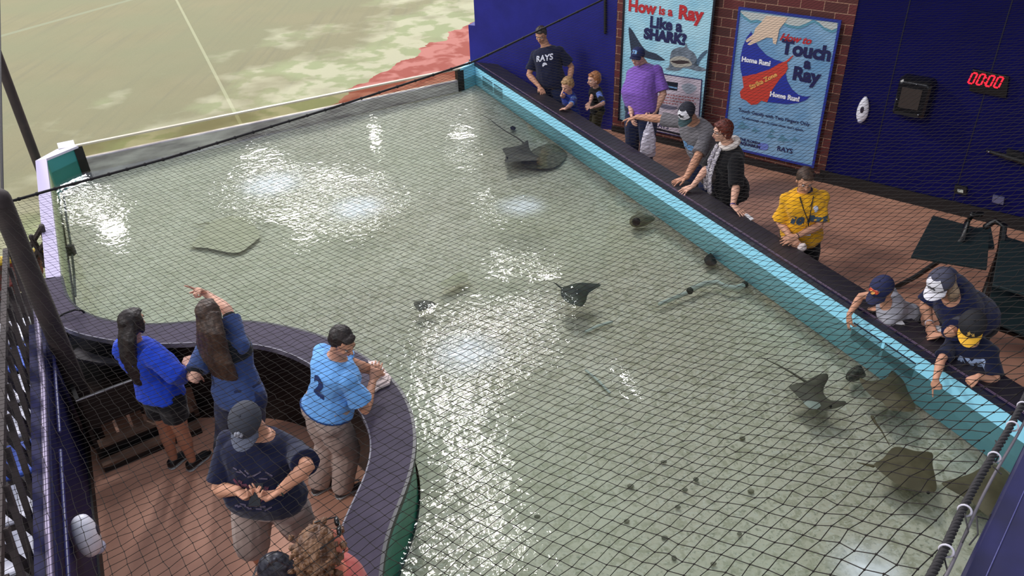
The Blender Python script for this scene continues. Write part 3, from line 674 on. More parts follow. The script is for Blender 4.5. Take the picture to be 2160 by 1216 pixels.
w = MB(); flat(w, [(1572, 158), (1600, 152), (1628, 143), (1650, 130), (1664, 125), (1670, 120), (1678, 113), (1680, 114), (1672, 123), (1666, 128), (1668, 140), (1663, 150), (1650, 164), (1636, 184), (1624, 212), (1612, 208), (1603, 216), (1590, 217), (1580, 208), (1569, 203), (1567, 190), (1575, 180)], PO + .0045)
w.build('ray_body', pm('ored', (206, 66, 52)), r2)
w = MB(); flat(w, [(1623, 30), (1668, 34), (1660, 46), (1650, 58), (1647, 74), (1643, 90), (1637, 88), (1636, 76), (1622, 76), (1606, 84), (1588, 92), (1583, 90), (1596, 78), (1582, 86), (1579, 82), (1596, 68), (1600, 56), (1612, 44)], PO + .006)
w.build('hand_drawing', pm('peach', (232, 204, 178)), r2)
ptext(r2, 'How to', 1683, 79, .155, redi, .004, shear=.4); ptext(r2, 'Touch', 1706, 104, .30, navy, .012); ptext(r2, 'a', 1709, 131, .23, navy, .010); ptext(r2, 'Ray', 1706, 156, .29, navy, .012)
ptext(r2, 'Home Run!', 1601, 126, .105, whi, .005, off=.007); ptext(r2, 'Home Run!', 1661, 200, .105, whi, .005, off=.007); ptext(r2, 'Strike Zone', 1616, 167, .105, pm('orange', (240, 178, 96)), .003, rot=.62, off=.009)
ptext(r2, 'Touch Gently with Two Fingers Only', 1637, 243, .080, navy, .001); ptext(r2, 'To encourage rays to come close, don\'t splash.', 1634, 257, .056, navy, .0005)
ptext(r2, 'THE FLORIDA', 1588, 294, .060, navy, .002); ptext(r2, 'AQUARIUM', 1588, 302, .070, navy, .003); ptext(r2, 'RAYS', 1661, 312, .115, navy, .002)
w = MB(); flat(w, smooth_poly([(1606, 298), (1625, 300), (1623, 312), (1606, 310)]), PO + .002); w.build('wave_mark', pm('blue2', (110, 130, 210)), r2)
for (x, y, s) in ((1575, 261, 1.2), (1600, 270, .8), (1633, 282, .9), (1636, 272, .6), (1659, 288, 1.2), (1684, 290, .8)):
    w = MB(); flat(w, [(x - 12 * s, y + 4 * s), (x - 3 * s, y - 8 * s), (x + 1 * s, y - 2 * s), (x + 12 * s, y + 5 * s), (x + 2 * s, y + 4 * s), (x - 2 * s, y + 8 * s), (x - 3 * s, y + 4 * s)], PO + .002); w.build('small_ray', pm('ray2', (92, 142, 168)), r2)
# fittings on the dark blue wall
root = empty('digital_clock', wp(2083, 170)); tag(root, 'black wall clock with glowing red digits 00:00', 'clock')
w = MB(); w.slab([wp(2046, 190, 0), wp(2124, 205, 0), wp(2130, 160, 0), wp(2053, 144, 0)], WNrm, .05); w.build('housing', M('clock_black', (16, 10, 12), rough=.4), root, bevel=.006)
dm = mat('led', (255, 20, 40), emit=(255, 24, 44), estr=2.6)
def seg(w, c, ex, ey, on, W, Hh, t):
    P7 = {'a': (0, Hh, 1), 'g': (0, 0, 1), 'd': (0, -Hh, 1), 'f': (-W, Hh / 2, 0), 'b': (W, Hh / 2, 0), 'e': (-W, -Hh / 2, 0), 'c': (W, -Hh / 2, 0)}
    for s in on:
        x, y, hz = P7[s]; cc = c + ex * (x + y * .18) + ey * y
        if hz: w.slab([cc - ex * (W * .8) - ey * t, cc + ex * (W * .8) - ey * t, cc + ex * (W * .8) + ey * t, cc - ex * (W * .8) + ey * t], WNrm, .002)
        else: w.slab([cc - ex * t - (ey + ex * .18) * Hh * .42, cc + ex * t - (ey + ex * .18) * Hh * .42, cc + ex * t + (ey + ex * .18) * Hh * .42, cc - ex * t + (ey + ex * .18) * Hh * .42], WNrm, .002)
c0 = wp(2081, 167, .051)
for k in (-1.65, -.6, .6, 1.65):
    w = MB(); seg(w, c0 + WD * k * .082, WD, UPV, 'abcdef', .026, .062, .0085); w.build('digit', dm, root)
for dz in (-.03, .03):
    w = MB(); w.slab([c0 + WD * a + UPV * (b + dz) for a, b in ((-.007, -.007), (.007, -.007), (.007, .007), (-.007, .007))], WNrm, .002); w.build('colon_dot', dm, root)
root = empty('towel_dispenser', wp(1935, 235)); tag(root, 'black paper towel dispenser with smoky window on dark blue wall', 'dispenser')
c = wp(1932, 200, 0); dmk = M('smoke_black', (22, 22, 26), rough=.25)
w = MB(); rings = []
for o, s in ((0, 1), (.10, 1), (.17, .93), (.20, .8)):
    rings.append([c + WNrm * o + WD * (a * .20 * s) + UPV * (b * .24 * s) for a, b in ((-1, -.9), (-.9, -1), (.9, -1), (1, -.9), (1, .85), (.8, 1), (-.8, 1), (-1, .85))])
w.loft(rings); w.build('housing', dmk, root, smooth=False, bevel=.01)
w = MB(); w.slab([c + WNrm * .2 + WD * a + UPV * b for a, b in ((-.13, -.12), (.1, -.12), (.1, .13), (-.13, .13))], WNrm, .006); w.build('window', M('smoke_window', (70, 62, 58), rough=.15), root)
for a, b in ((.02, .19), (.12, -.17), (-.16, -.03)):
    w = MB(); w.ell(c + WNrm * .205 + WD * a + UPV * b, .009, n=8, m=6); w.build('screw', M('chrome', (210, 210, 215), rough=.2, metal=1), root)
w = MB(); w.slab([c + WNrm * .205 + WD * a + UPV * b for a, b in ((-.15, -.21), (.13, -.21), (.13, -.17), (-.15, -.17))], WNrm, .004); w.build('slot', gum_m, root)
def soap(name, c, nw, wdir, lbl, sc=1.0, zs=1.0):
    root = empty(name, c); tag(root, lbl, 'dispenser')
    w = MB(); prof = [(-.20, .030), (-.16, .065), (-.09, .085), (0, .085), (.08, .07), (.15, .045), (.19, .015)]
    rings = []
    for z, r in prof:
        rings.append([c + nw * (.05 * sc + .055 * sc * math.sin(a) * (r / .085) ** .5) + wdir * (r * sc * math.cos(a)) + UPV * z * sc * zs for a in np.linspace(0, 2 * math.pi, 17)[:-1]])
    w.loft(rings); w.build('shell', M('soap_white', (238, 236, 244), rough=.3), root, smooth=True)
    w = MB(); w.ell(c + nw * .100 * sc + UPV * .0, (.028 * sc, .012 * sc, .055 * sc * zs), np.array([wdir, nw, UPV])); w.build('viewing_window', M('soap_dark', (52, 44, 60), rough=.3), root, smooth=True)
    w = MB(); w.ell(c + nw * .075 * sc - UPV * .185 * sc * zs, (.04 * sc, .035 * sc, .03 * sc), np.array([wdir, nw, UPV])); w.build('lever', M('soap_lever', (180, 178, 196), rough=.35), root, smooth=True)
soap('soap_dispenser', wp(1823, 228), WNrm, WD, 'white teardrop soap dispenser with dark window on the wall by the brick pier', .85)
root = empty('wall_outlet', wp(2030, 399)); tag(root, 'small black outlet cover with silver latch low on the blue wall', 'outlet')
w = MB(); w.slab([wp(2014, 404), wp(2040, 410), wp(2041, 394), wp(2016, 388)], WNrm, .05); w.build('cover', gum_m, root, bevel=.004)
w = MB(); w.slab([wp(2022, 402, .05), wp(2034, 404, .05), wp(2034, 398, .05), wp(2022, 396, .05)], WNrm, .006); w.build('latch', M('latch', (190, 196, 186), rough=.3), root)
w = MB(); w.slab([wp(2094, 424), wp(2118, 430), wp(2120, 416), wp(2096, 410)], WNrm, .05)
tag(w.build('junction_box', M('box_grey', (96, 96, 128), rough=.5), bevel=.004), 'small grey junction box low on the dark blue wall', 'box')
root = empty('door_lever', wp(2110, 322)); tag(root, 'long black lever with a bright end cap at right edge of blue wall', 'handle')
w = MB(); w.tube([wp(2086, 315, .07), wp(2120, 324, .08), wp(2175, 340, .09)], [.018, .03, .04], n=8); w.build('bar', gum_m, root, smooth=True)
w = MB(); w.ell(wp(2089, 315, .09), .014, n=8, m=6); w.build('end_cap', M('chrome', (210, 210, 215)), root)
w = MB(); w.slab([wp(2124, 332, .004), wp(2160, 342, .004), wp(2162, 322, .004), wp(2126, 312, .004)], WNrm, .07); w.build('bracket', gum_m, root)
# speaker-like black strip hanging on the bright blue wall
a = on_wall(BW0, BW1, 1278, 0) ; b = on_wall(BW0, BW1, 1278, 68)
w = MB(); w.tube([a + bn * .03, b + bn * .03], .022, n=8); tag(w.build('hanging_strap', gum_m), 'black strap hanging down bright blue wall left of brick pier', 'strap')
# ================================================================= IN THE WATER
def creature(name, px, z, h, m, parent=None, tips=(), lift=.0, step=.035, zs=.35):
    """solid body from an outline: thick in the middle, thin at the rim"""
    poly = [P(x, y, z)[:2] for x, y in smooth_poly(px, 3)]
    pa = np.array(poly); pb = np.roll(pa, -1, 0)
    def ed(x, y):
        p = np.array([x, y]); d = pb - pa; t = np.clip(((p - pa) * d).sum(1) / np.maximum((d * d).sum(1), 1e-12), 0, 1)
        return np.linalg.norm(pa + d * t[:, None] - p, axis=1).min()
    cx, cy = pa.mean(0); R_ = np.linalg.norm(pa - pa.mean(0), axis=1).max()
    wid = max(.02, max(ed(*q) for q in [(cx, cy)] + [tuple((1 - k) * np.array([cx, cy]) + k * p) for p in pa[::3] for k in (.3, .5)]))
    def zt(x, y): return z + lift * (math.hypot(x - cx, y - cy) / R_) ** 2 + h * min(1, ed(x, y) / wid) ** .75
    def zb(x, y): return z + lift * (math.hypot(x - cx, y - cy) / R_) ** 2 - zs * h * min(1, ed(x, y) / wid) ** .75
    a = fill(poly, step, zt); b = fill(poly, step, zb)
    mb = MB(); mb.add(a.v, a.f); mb.add(b.v, [f[::-1] for f in b.f])
    o = mb.build(name, m, parent, smooth=True); return o
def stingray(label, px, z, m, tail=None, h=.05, lift=.03, head=None, group='rays swimming in the touch tank', eyes=None):
    c = P(*np.mean(px, axis=0), z); root = empty('stingray', c); tag(root, label, 'ray', group)
    creature('disc', px, z, h, m, root, lift=lift)
    if head: creature('head', head, z + .012, h * 1.1, m, root, step=.03)
    if eyes:
        for e in eyes:
            w = MB(); w.ell(P(*e, z + h * .9), .012, n=8, m=6); w.build('eye', gum_m, root, smooth=True)
    if tail:
        pts = [P(x, y, z + .01 - .02 * k / len(tail)) for k, (x, y) in enumerate(tail)]
        w = MB(); w.tube(pts, list(np.linspace(.012, .003, len(pts))), n=6); w.build('tail', m, root, smooth=True)
    return root
ray_grey = mat('ray_grey', (86, 82, 70), rough=.6, rgb2=(106, 100, 84), vscale=9); ray_dark = mat('ray_dark', (48, 54, 44), rough=.6, rgb2=(66, 72, 54), vscale=9)
ray_brown = mat('ray_brown', (100, 88, 64), rough=.6, rgb2=(122, 108, 80), vscale=9); ray_pale = mat('ray_pale', (196, 192, 160), rough=.7, rgb2=(214, 208, 178), vscale=8)
stingray('grey ray with a very long thin tail beside the flat rock', [(1060, 316), (1080, 312), (1100, 307), (1113, 300), (1116, 312), (1124, 324), (1139, 334), (1136, 341), (1120, 341), (1095, 342), (1066, 346), (1067, 330)], .55, ray_grey,
         tail=[(1108, 304), (1090, 290), (1070, 279), (1048, 264), (1034, 252), (1012, 240)], eyes=[(1070, 333)])
stingray('small dark ray alone in the middle of the tank', [(1184, 612), (1196, 606), (1222, 600), (1250, 602), (1268, 607), (1252, 614), (1240, 622), (1236, 638), (1226, 652), (1212, 648), (1196, 642), (1184, 628)], .55, ray_dark, tail=[(1190, 612), (1176, 602), (1168, 596)])
stingray('grey brown ray with pale belly edge, leftmost of the near group', [(1663, 820), (1680, 812), (1698, 808), (1720, 797), (1742, 794), (1746, 804), (1738, 818), (1738, 832), (1752, 846), (1780, 850), (1782, 858), (1762, 866), (1730, 870), (1706, 862), (1686, 844), (1672, 830)], .50, ray_grey, tail=[(1700, 806), (1672, 788), (1640, 770), (1600, 752)], eyes=[(1752, 858)])
w = creature('belly_edge', [(1694, 848), (1712, 846), (1734, 852), (1722, 864), (1708, 862)], .535, .02, M('belly_pale', (176, 184, 176), rough=.5)); w.parent = [o for o in COL.objects if o.name.startswith('stingray') and o.type == 'EMPTY'][-1]
stingray('big brown ray with a raised wing tip under the pointing boy', [(1812, 802), (1830, 806), (1850, 804), (1868, 800), (1884, 783), (1892, 794), (1906, 808), (1914, 826), (1926, 850), (1930, 868), (1914, 874), (1892, 872), (1872, 868), (1862, 852), (1838, 838), (1820, 820)], .52, ray_brown, tail=[(1840, 880), (1846, 892), (1860, 910), (1876, 940)], h=.055)
stingray('square brown ray in the lower right of the tank', [(1842, 984), (1862, 970), (1880, 950), (1900, 948), (1930, 956), (1964, 962), (1966, 984), (1972, 1010), (1974, 1036), (1962, 1046), (1930, 1038), (1896, 1028), (1870, 1010), (1852, 996)], .50, ray_brown, tail=[(1842, 984), (1824, 980), (1808, 976)], h=.055, eyes=[(1958, 1040)])
stingray('large brown ray half hidden behind the rope and blue rail', [(1984, 1024), (2020, 1010), (2050, 1000), (2080, 986), (2112, 994), (2140, 1030), (2130, 1080), (2096, 1100), (2068, 1082), (2048, 1060), (2010, 1040)], .48, ray_brown, h=.06)
stingray('wide pale ray almost the colour of the sand below the left bubbles', [(401, 520), (412, 508), (424, 490), (440, 472), (464, 462), (494, 456), (524, 462), (540, 480), (548, 498), (530, 516), (506, 532), (476, 532), (440, 524)], .385, ray_pale, h=.014, lift=0, tail=[(440, 470), (420, 474), (404, 470)])
stingray('small shadowy ray behind the middle bubbles', [(928, 600), (944, 588), (968, 574), (988, 578), (984, 590), (966, 598), (948, 606)], .45, ray_pale, h=.03, lift=0)
stingray('small grey ray at the left edge of the middle sparkles', [(872, 640), (888, 634), (912, 636), (918, 644), (902, 652), (884, 656)], .48, ray_grey, h=.03, lift=0)
stone = mat('rock', (150, 144, 122), rough=.85, rgb2=(112, 112, 92), vscale=14, bump=.01, bscale=30)
tag(creature('flat_rock', [(1098, 346), (1116, 322), (1140, 308), (1162, 304), (1184, 312), (1196, 326), (1186, 342), (1166, 354), (1140, 356), (1114, 354)], .44, .10, stone), 'flat pale rock under the grey ray in the back right water', 'rock')
tag(creature('small_stone', [(1485, 546), (1494, 541), (1506, 544), (1512, 554), (1504, 561), (1490, 559)], .42, .09, M('stone_dark', (34, 34, 32), rough=.7)), 'round black stone against the teal wall', 'stone')
tag(creature('small_stone', [(1076, 269), (1082, 266), (1088, 269), (1086, 274), (1079, 274)], .5, .03, M('stone_dark', (34, 34, 32))), 'tiny black stone behind the grey ray', 'stone')
tag(creature('filter_box', [(1786, 788), (1794, 780), (1810, 778), (1822, 784), (1826, 794), (1812, 802), (1796, 806), (1784, 800)], .44, .10, mat('filter', (42, 42, 38), rough=.7, rgb2=(120, 118, 104), vscale=30)), 'dark speckled filter lump beside the big brown ray', 'filter')
root = empty('conch_shell', P(1356, 465, .4)); tag(root, 'pale hollow conch shell by the teal wall', 'shell')
w = MB(); w.tube([P(1341, 467, .44), P(1350, 464, .45), P(1362, 463, .45), P(1376, 462, .44)], [.075, .085, .075, .03], n=10); w.build('shell_body', stone, root, smooth=True)
w = MB(); w.ell(P(1342, 468, .47), (.05, .05, .05), n=10); w.build('opening', gum_m, root, smooth=True)
root = empty('pvc_pipe', P(1480, 615, .42)); tag(root, 'white bent plastic pipe lying on the sand near the teal wall', 'pipe')
pvc = M('pvc', (206, 214, 206), rough=.5)
w = MB(); w.tube([P(1392, 642, .40), P(1430, 626, .40), P(1452, 617, .40)], .022, n=8); w.build('straight_length', pvc, root, smooth=True)
w = MB(); w.tube([P(1458, 610, .42), P(1490, 598, .42), P(1512, 596, .42), P(1530, 606, .42), P(1552, 608, .42), P(1570, 602, .42)], .028, n=8); w.build('bent_length', pvc, root, smooth=True)
for q in ((1455, 614), (1571, 601)):
    w = MB(); w.ell(P(*q, .42), .038, n=8, m=6); w.build('joint', M('pipe_dark', (50, 58, 48), rough=.6), root, smooth=True)
w = MB(); w.tube([P(1236, 782, .36), P(1262, 804, .36), P(1286, 829, .36)], .012, n=6); tag(w.build('plastic_rod', pvc, smooth=True), 'thin pale plastic rod lying on the sand', 'rod')
w = MB(); w.tube([P(1236, 700, .38), P(1262, 688, .38), P(1290, 680, .38)], .016, n=6); tag(w.build('plastic_tube', pvc, smooth=True), 'short whitish plastic tube below the small dark ray', 'tube')
rs = np.random.default_rng(5)
for k, (x, y) in enumerate([(1584, 1037), (1430, 1070), (1560, 1127), (1505, 1190), (1422, 1178), (1402, 1135), (1468, 1012), (1330, 1026), (1322, 1100), (1133, 1090), (1445, 1034), (1400, 975), (1566, 925)]):
    p = P(x, y, .355); w = MB(); w.ell(p, (.018 + .01 * rs.random(), .014 + .008 * rs.random(), .012), n=7, m=5)
    tag(w.build('pebble', stone, smooth=True), 'small brown pebble scattered on the sand in the near water', 'pebble', 'pebbles on the sand in the near water')
# wall intake and cord on the left wall
root = empty('intake_cord', P(150, 520, .6)); tag(root, 'dark cord with a small box running down the left wall under water', 'cord')
w = MB(); w.tube([P(133, 400, .64), P(140, 460, .6), P(150, 520, .56), P(156, 575, .52), P(159, 625, .48)], .013, n=6); w.build('cord', M('cord_green', (70, 74, 62), rough=.7), root, smooth=True)
w = MB(); w.box(P(150, 528, .58), (.07, .07, .12)); w.build('box', M('cord_box', (64, 60, 54), rough=.7), root, bevel=.01)
# ================================================================= RIGHT-HAND WALKWAY: folding tables
felt = mat('table_green', (24, 40, 42), rough=.6, var=.1, vscale=4); tub = M('table_frame', (12, 11, 12), rough=.4)
def board4(px, z, th=.03): 
    w = MB(); w.slab([P(x, y, z) for x, y in px], -UPV, th); return w
root = empty('picnic_table', P(2040, 620, 0)); tag(root, 'dark green picnic table with black tube frame behind the leaning visitors', 'table', 'picnic tables on the walkway')
board4([(1968, 454), (2088, 488), (2082, 566), (1922, 540)], .74).build('tabletop', felt, root, bevel=.006)
board4([(2052, 482), (2090, 478), (2098, 522), (2030, 528)], .50).build('bench', felt, root)
w = MB(); w.tube([P(2050, 455, .95), P(2040, 470, .8), P(2030, 505, .77), P(1990, 545, .5), P(1930, 585, .2), P(1892, 605, 0.03)], .028, n=8); w.build('leg', tub, root, smooth=True)
w = MB(); w.tube([P(2052, 452, .96), P(2070, 452, .96)], .028, n=8); w.build('leg', tub, root, smooth=True)
w = MB(); w.tube([P(2080, 478, .85), P(2100, 466, .92), P(2118, 476, .9), P(2110, 530, .6), P(2084, 600, .2), P(2070, 640, .04)], .032, n=8); w.build('leg', tub, root, smooth=True)
root = empty('picnic_table', P(2140, 640, 0)); tag(root, 'dark green picnic table cut off by the right edge of the view', 'table', 'picnic tables on the walkway')
board4([(2112, 496), (2260, 540), (2230, 640), (2094, 600)], .74).build('tabletop', felt, root, bevel=.006)
board4([(2092, 604), (2240, 650), (2220, 730), (2080, 670)], .46).build('bench', felt, root, bevel=.006)
board4([(2104, 664), (2270, 726), (2262, 748), (2098, 690)], .30).build('cross_bar', tub, root)
w = MB(); w.tube([P(2118, 500, .72), P(2096, 580, .4), P(2080, 650, .04)], .032, n=8); w.build('leg', tub, root, smooth=True)
w = MB(); w.tube([P(2200, 560, .72), P(2190, 640, .4), P(2180, 700, .04)], .032, n=8); w.build('leg', tub, root, smooth=True)
# ================================================================= ALCOVE ON THE LEFT
# black boxed steps under the counter with pale edge
blk = M('black_box', (11, 10, 12), rough=.5)
root = empty('step_unit', P(260, 930, 0)); tag(root, 'black boxed step unit with slatted back and two tan treads in the alcove', 'steps')
a = P(126, 862, .72); b = P(340, 782, .72)
dirv = unit(b - a); nrm = V([-dirv[1], dirv[0], 0]); nrm = -nrm if nrm[1] < 0 else nrm
a = a + dirv * .12
w = MB(); w.slab([a - UPV * .30, b - UPV * .30, b, a], nrm, .04); w.build('front_panel', blk, root)
w = MB(); w.slab([a, b, b + nrm * .012, a + nrm * .012], UPV, .008); w.build('top_edge', M('edge_pale', (120, 118, 124), rough=.4), root)
for q in (a, b):
    w = MB(); w.slab([q - UPV * .70, q - UPV * .70 + nrm * .30, q + nrm * .30, q], dirv, .03); w.build('side_panel', blk, root)
slat = mat('tan_wood', (128, 96, 76), rough=.7, rgb2=(92, 68, 54), vscale=5)
for k in range(8):
    q = a + dirv * (.10 + k * .115) + nrm * .12 - UPV * .36
    w = MB(); w.slab([q, q + dirv * .09, q + dirv * .09 - UPV * .33, q - UPV * .33], nrm, .02); w.build('slat', slat, root)
for dz, dn in ((.20, .02), (.09, -.10)):
    q0 = V([a[0], a[1], dz]) + nrm * dn; q1 = V([b[0], b[1], dz]) + nrm * dn + dirv * .15
    w = MB(); w.slab([q0, q1, q1 + nrm * .10, q0 + nrm * .10], -UPV, .025); w.build('tread', slat, root)
    w = MB(); w.slab([q0 - UPV * .03 + nrm * .01, q1 - UPV * .03 + nrm * .01, V([q1[0], q1[1], 0.002]) + nrm * .01, V([q0[0], q0[1], 0.002]) + nrm * .01], nrm, .02); w.build('riser', blk, root)
# low grey shelf under the counter at the far left
w = MB(); sh = [P(x, y, .62) for x, y in ((152, 742), (176, 724), (205, 732), (250, 742), (276, 760), (262, 768), (210, 766), (168, 758), (124, 748))]
w.slab(sh, -UPV, .03); tag(w.build('corner_shelf', M('shelf_grey', (74, 70, 74), rough=.6)), 'dark grey corner shelf under the left end of the counter', 'shelf')
w = MB(); w.slab([P(116, 742, .6), P(150, 746, .6), P(270, 768, .6), P(270, 768, .05), P(150, 746, .05), P(116, 742, .05)], V([.2, .9, 0]), .05); tag(w.build('black_panel', blk), 'black panel below the grey corner shelf', 'panel')
w = MB(); w.slab([P(128, 700, .66), P(146, 706, .66), P(156, 734, .5), P(138, 745, .46), P(130, 732, .5)], V([.1, .9, 0]), .03); tag(w.build('white_card', M('card_white', (190, 180, 178), rough=.6)), 'white card tucked in the gap below the counter corner', 'card')
for (x0, y0, x1, y1) in ((112, 676, 140, 742), (134, 694, 160, 738)):
    w = MB(); w.tube([P(x0, y0, .84), P(x1, y1, .3)], .035, n=8); tag(w.build('counter_brace', M('brace', (30, 24, 26), rough=.5), smooth=True), 'dark brace under the left end of the curved counter', 'brace', 'braces under the counter corner')
# soap dispenser and pipe on the blue barrier
nb = -BNl
soap('soap_dispenser', on_wall(B0, B1, 150, 1138) + nb * .02, nb, BDr, 'white soap dispenser on the dark blue barrier in the lower left corner', 1.35, .6)
w = MB(); w.tube([on_wall(B0, B1, 84, 640) + BNl * .03 + UPV * .02, on_wall(B0, B1, 100, 800) + BNl * .03, on_wall(B0, B1, 112, 1100) + BNl * .03, on_wall(B0, B1, 121, 1240) + BNl * .03], .022, n=8)
tag(w.build('hand_rail', mat('rail_grey', (110, 100, 124), rough=.35, metal=.4), smooth=True), 'worn grey metal hand rail along top of the dark blue barrier', 'rail')
for (y0, y1) in ((700, 915), (955, 1240)):
    f = lambda y: np.interp(y, [640, 800, 1100, 1240], [92, 108, 120, 130])
    w = MB(); w.tube([on_wall(B0, B1, f(y0) + 3, y0) + nb * .03, on_wall(B0, B1, f(y1) + 3, y1) + nb * .03], .014, n=8)
    tag(w.build('conduit', M('conduit_blue', (44, 44, 92), rough=.35), smooth=True), 'blue conduit length fixed along the top of the dark blue barrier', 'pipe', 'blue conduit lengths on the barrier')
# posts and net frame left
dk = mat('dark_timber', (44, 34, 34), rough=.7, rgb2=(58, 46, 44), vscale=6)
t0 = netpt(4, 432); f0 = V([t0[0], t0[1], 0])
w = MB(); w.tube([f0 + V([0, 0, 0]), t0 + V([0, 0, .05])], .075, n=10); tag(w.build('net_post', dk, smooth=True), 'thick dark post holding up the near left corner of the net', 'post')
g = P(112, 430, -.03); w = MB(); w.tube([g, g + V([0, 0, 4.3])], .06, n=10); tag(w.build('field_post', dk, smooth=True), 'tall dark post behind the left end of the tank', 'post')
# crossed bars of the guard fence beyond the barrier
root = empty('lattice_fence', B0 + BNl * .5); tag(root, 'dark crossed bar guard fence seen through the net on the far left', 'fence')
F0 = B0 - BDr * 1.9 + BNl * .19; FL = 6.6
for k in range(18):
    s = k * .36
    for sg in (1, -1):
        p = F0 + BDr * (s if sg == 1 else s + .8); q = F0 + BDr * (s + .8 if sg == 1 else s)
        w = MB(); w.bar(p + UPV * .0 + BNl * (.03 * sg), q + UPV * 1.4 + BNl * (.03 * sg), .055, .03, up=tuple(BNl)); w.build('bar', dk, root)
for z in (.03, 1.4):
    w = MB(); w.bar(F0 + UPV * z, F0 + BDr * (FL + 1) + UPV * z, .04, .05); w.build('rail', dk, root)
w = MB(); w.prism([tuple(P(-80, 604, 0)[:2]), tuple(P(70, 622, 0)[:2]), tuple(P(104, 668, 0)[:2]), tuple((F0 + BDr * .2 - BNl * .1)[:2]), tuple((F0 + BDr * 9 - BNl * .1)[:2]), tuple((F0 + BDr * 9 + BNl * 6)[:2])], -.04, .006)
struct(w.build('floor_stand', mat('stand_floor', (40, 34, 36), rough=.8)), 'dark floor of the seating stand')
seatw = M('seat_white', (222, 220, 232), rough=.5); seatb = M('seat_blue', (60, 92, 190), rough=.5)
for k, (s, o, z) in enumerate([(-.25, .10, .0), (.25, .10, .0), (.75, .10, .0), (1.25, .10, .0), (1.75, .10, .0), (2.25, .10, .0), (2.75, .10, .0)]):
    c = F0 + BDr * s + BNl * o + UPV * z
    white = k % 3 != 1
    root = empty('stadium_seat', c); tag(root, ('white' if white else 'blue') + ' folding stadium seat behind the crossed bar fence', 'seat', ('white' if white else 'blue') + ' seats behind the crossed bar fence')
    mm = seatw if white else seatb
    w = MB(); w.slab([c + UPV * .42 + BDr * a + BNl * b for a, b in ((-.2, 0), (.2, 0), (.2, .38), (-.2, .38))], UPV, .05); w.build('seat', mm, root, bevel=.02)
    w = MB(); w.slab([c + UPV * .47 + BDr * a + BNl * .40 + UPV * b for a, b in ((-.2, 0), (.2, 0), (.17, .42), (-.17, .42))], BNl, .04); w.build('backrest', mm, root, bevel=.02)
    w = MB(); w.box(c + UPV * .215 + BNl * .2, (.06, .06, .43)); w.build('pedestal', dk, root)
# field fittings at the far left
w = MB(); w.tube([P(-20, 556, .5), P(50, 540, .5), P(96, 528, .5)], .05, n=10); tag(w.build('yellow_rail', mat('yellow_pad', (214, 176, 60), rough=.5), smooth=True), 'yellow padded rail beyond the crossed frame on the left', 'rail')
w = MB(); w.slab([P(-10, 560, .42), P(86, 540, .42), P(92, 575, .1), P(80, 600, .0), P(-10, 640, .0)], V([-.4, .8, 0]), .05); tag(w.build('red_padding', mat('red_pad', (150, 62, 60), rough=.7, rgb2=(92, 84, 78), vscale=9)), 'faded red wall padding below the yellow rail', 'padding')
root = empty('crossed_frame', P(90, 570, 0)); tag(root, 'dark crossed timber frame beside the left end of the tank', 'frame')
for (x0, y0, z0, x1, y1, z1) in ((40, 560, .3, 88, 480, .95), (88, 478, .95, 108, 560, .4), (66, 500, .8, 106, 572, .3), (84, 528, .6, 100, 505, .8), (62, 566, .3, 80, 530, .55), (94, 560, .35, 106, 530, .6)):
    w = MB(); w.tube([P(x0, y0, z0), P(x1, y1, z1)], .03, n=6); w.build('bar', dk, root)
# ================================================================= PEOPLE
def skin(key, rgb): return M('skin_' + key, rgb, rough=.55, spec=.35, var=.05, vscale=14)
def cloth(key, rgb, **k): return M('cloth_' + key, rgb, rough=k.pop('rough', .85), spec=.15, var=k.pop('var', .07), vscale=k.pop('vscale', 10), bump=.0012, bscale=160, sheen=.15, **k)
def hairm(key, rgb, rgb2): return M('hair_' + key, rgb, rough=.5, spec=.4, rgb2=rgb2, vscale=26, bump=.004, bscale=46, stretch=(1, 1, .22))
def hit(px, py, c, L, pref='n'):
    """point on the view ray at distance L from joint c (near / far side), or the closest point, rescaled to length L"""
    o = V([0, 0, CAMH]); d = unit(ray(px, py)); oc = V(c) - o; tm = oc @ d; h2 = oc @ oc - tm * tm
    if h2 >= L * L:
        q = o + d * tm; return V(c) + unit(q - V(c)) * L
    s = math.sqrt(L * L - h2); return o + d * (tm - s if pref == 'n' else tm + s)
def lerp(a, b, t): return V(a) * (1 - t) + V(b) * t
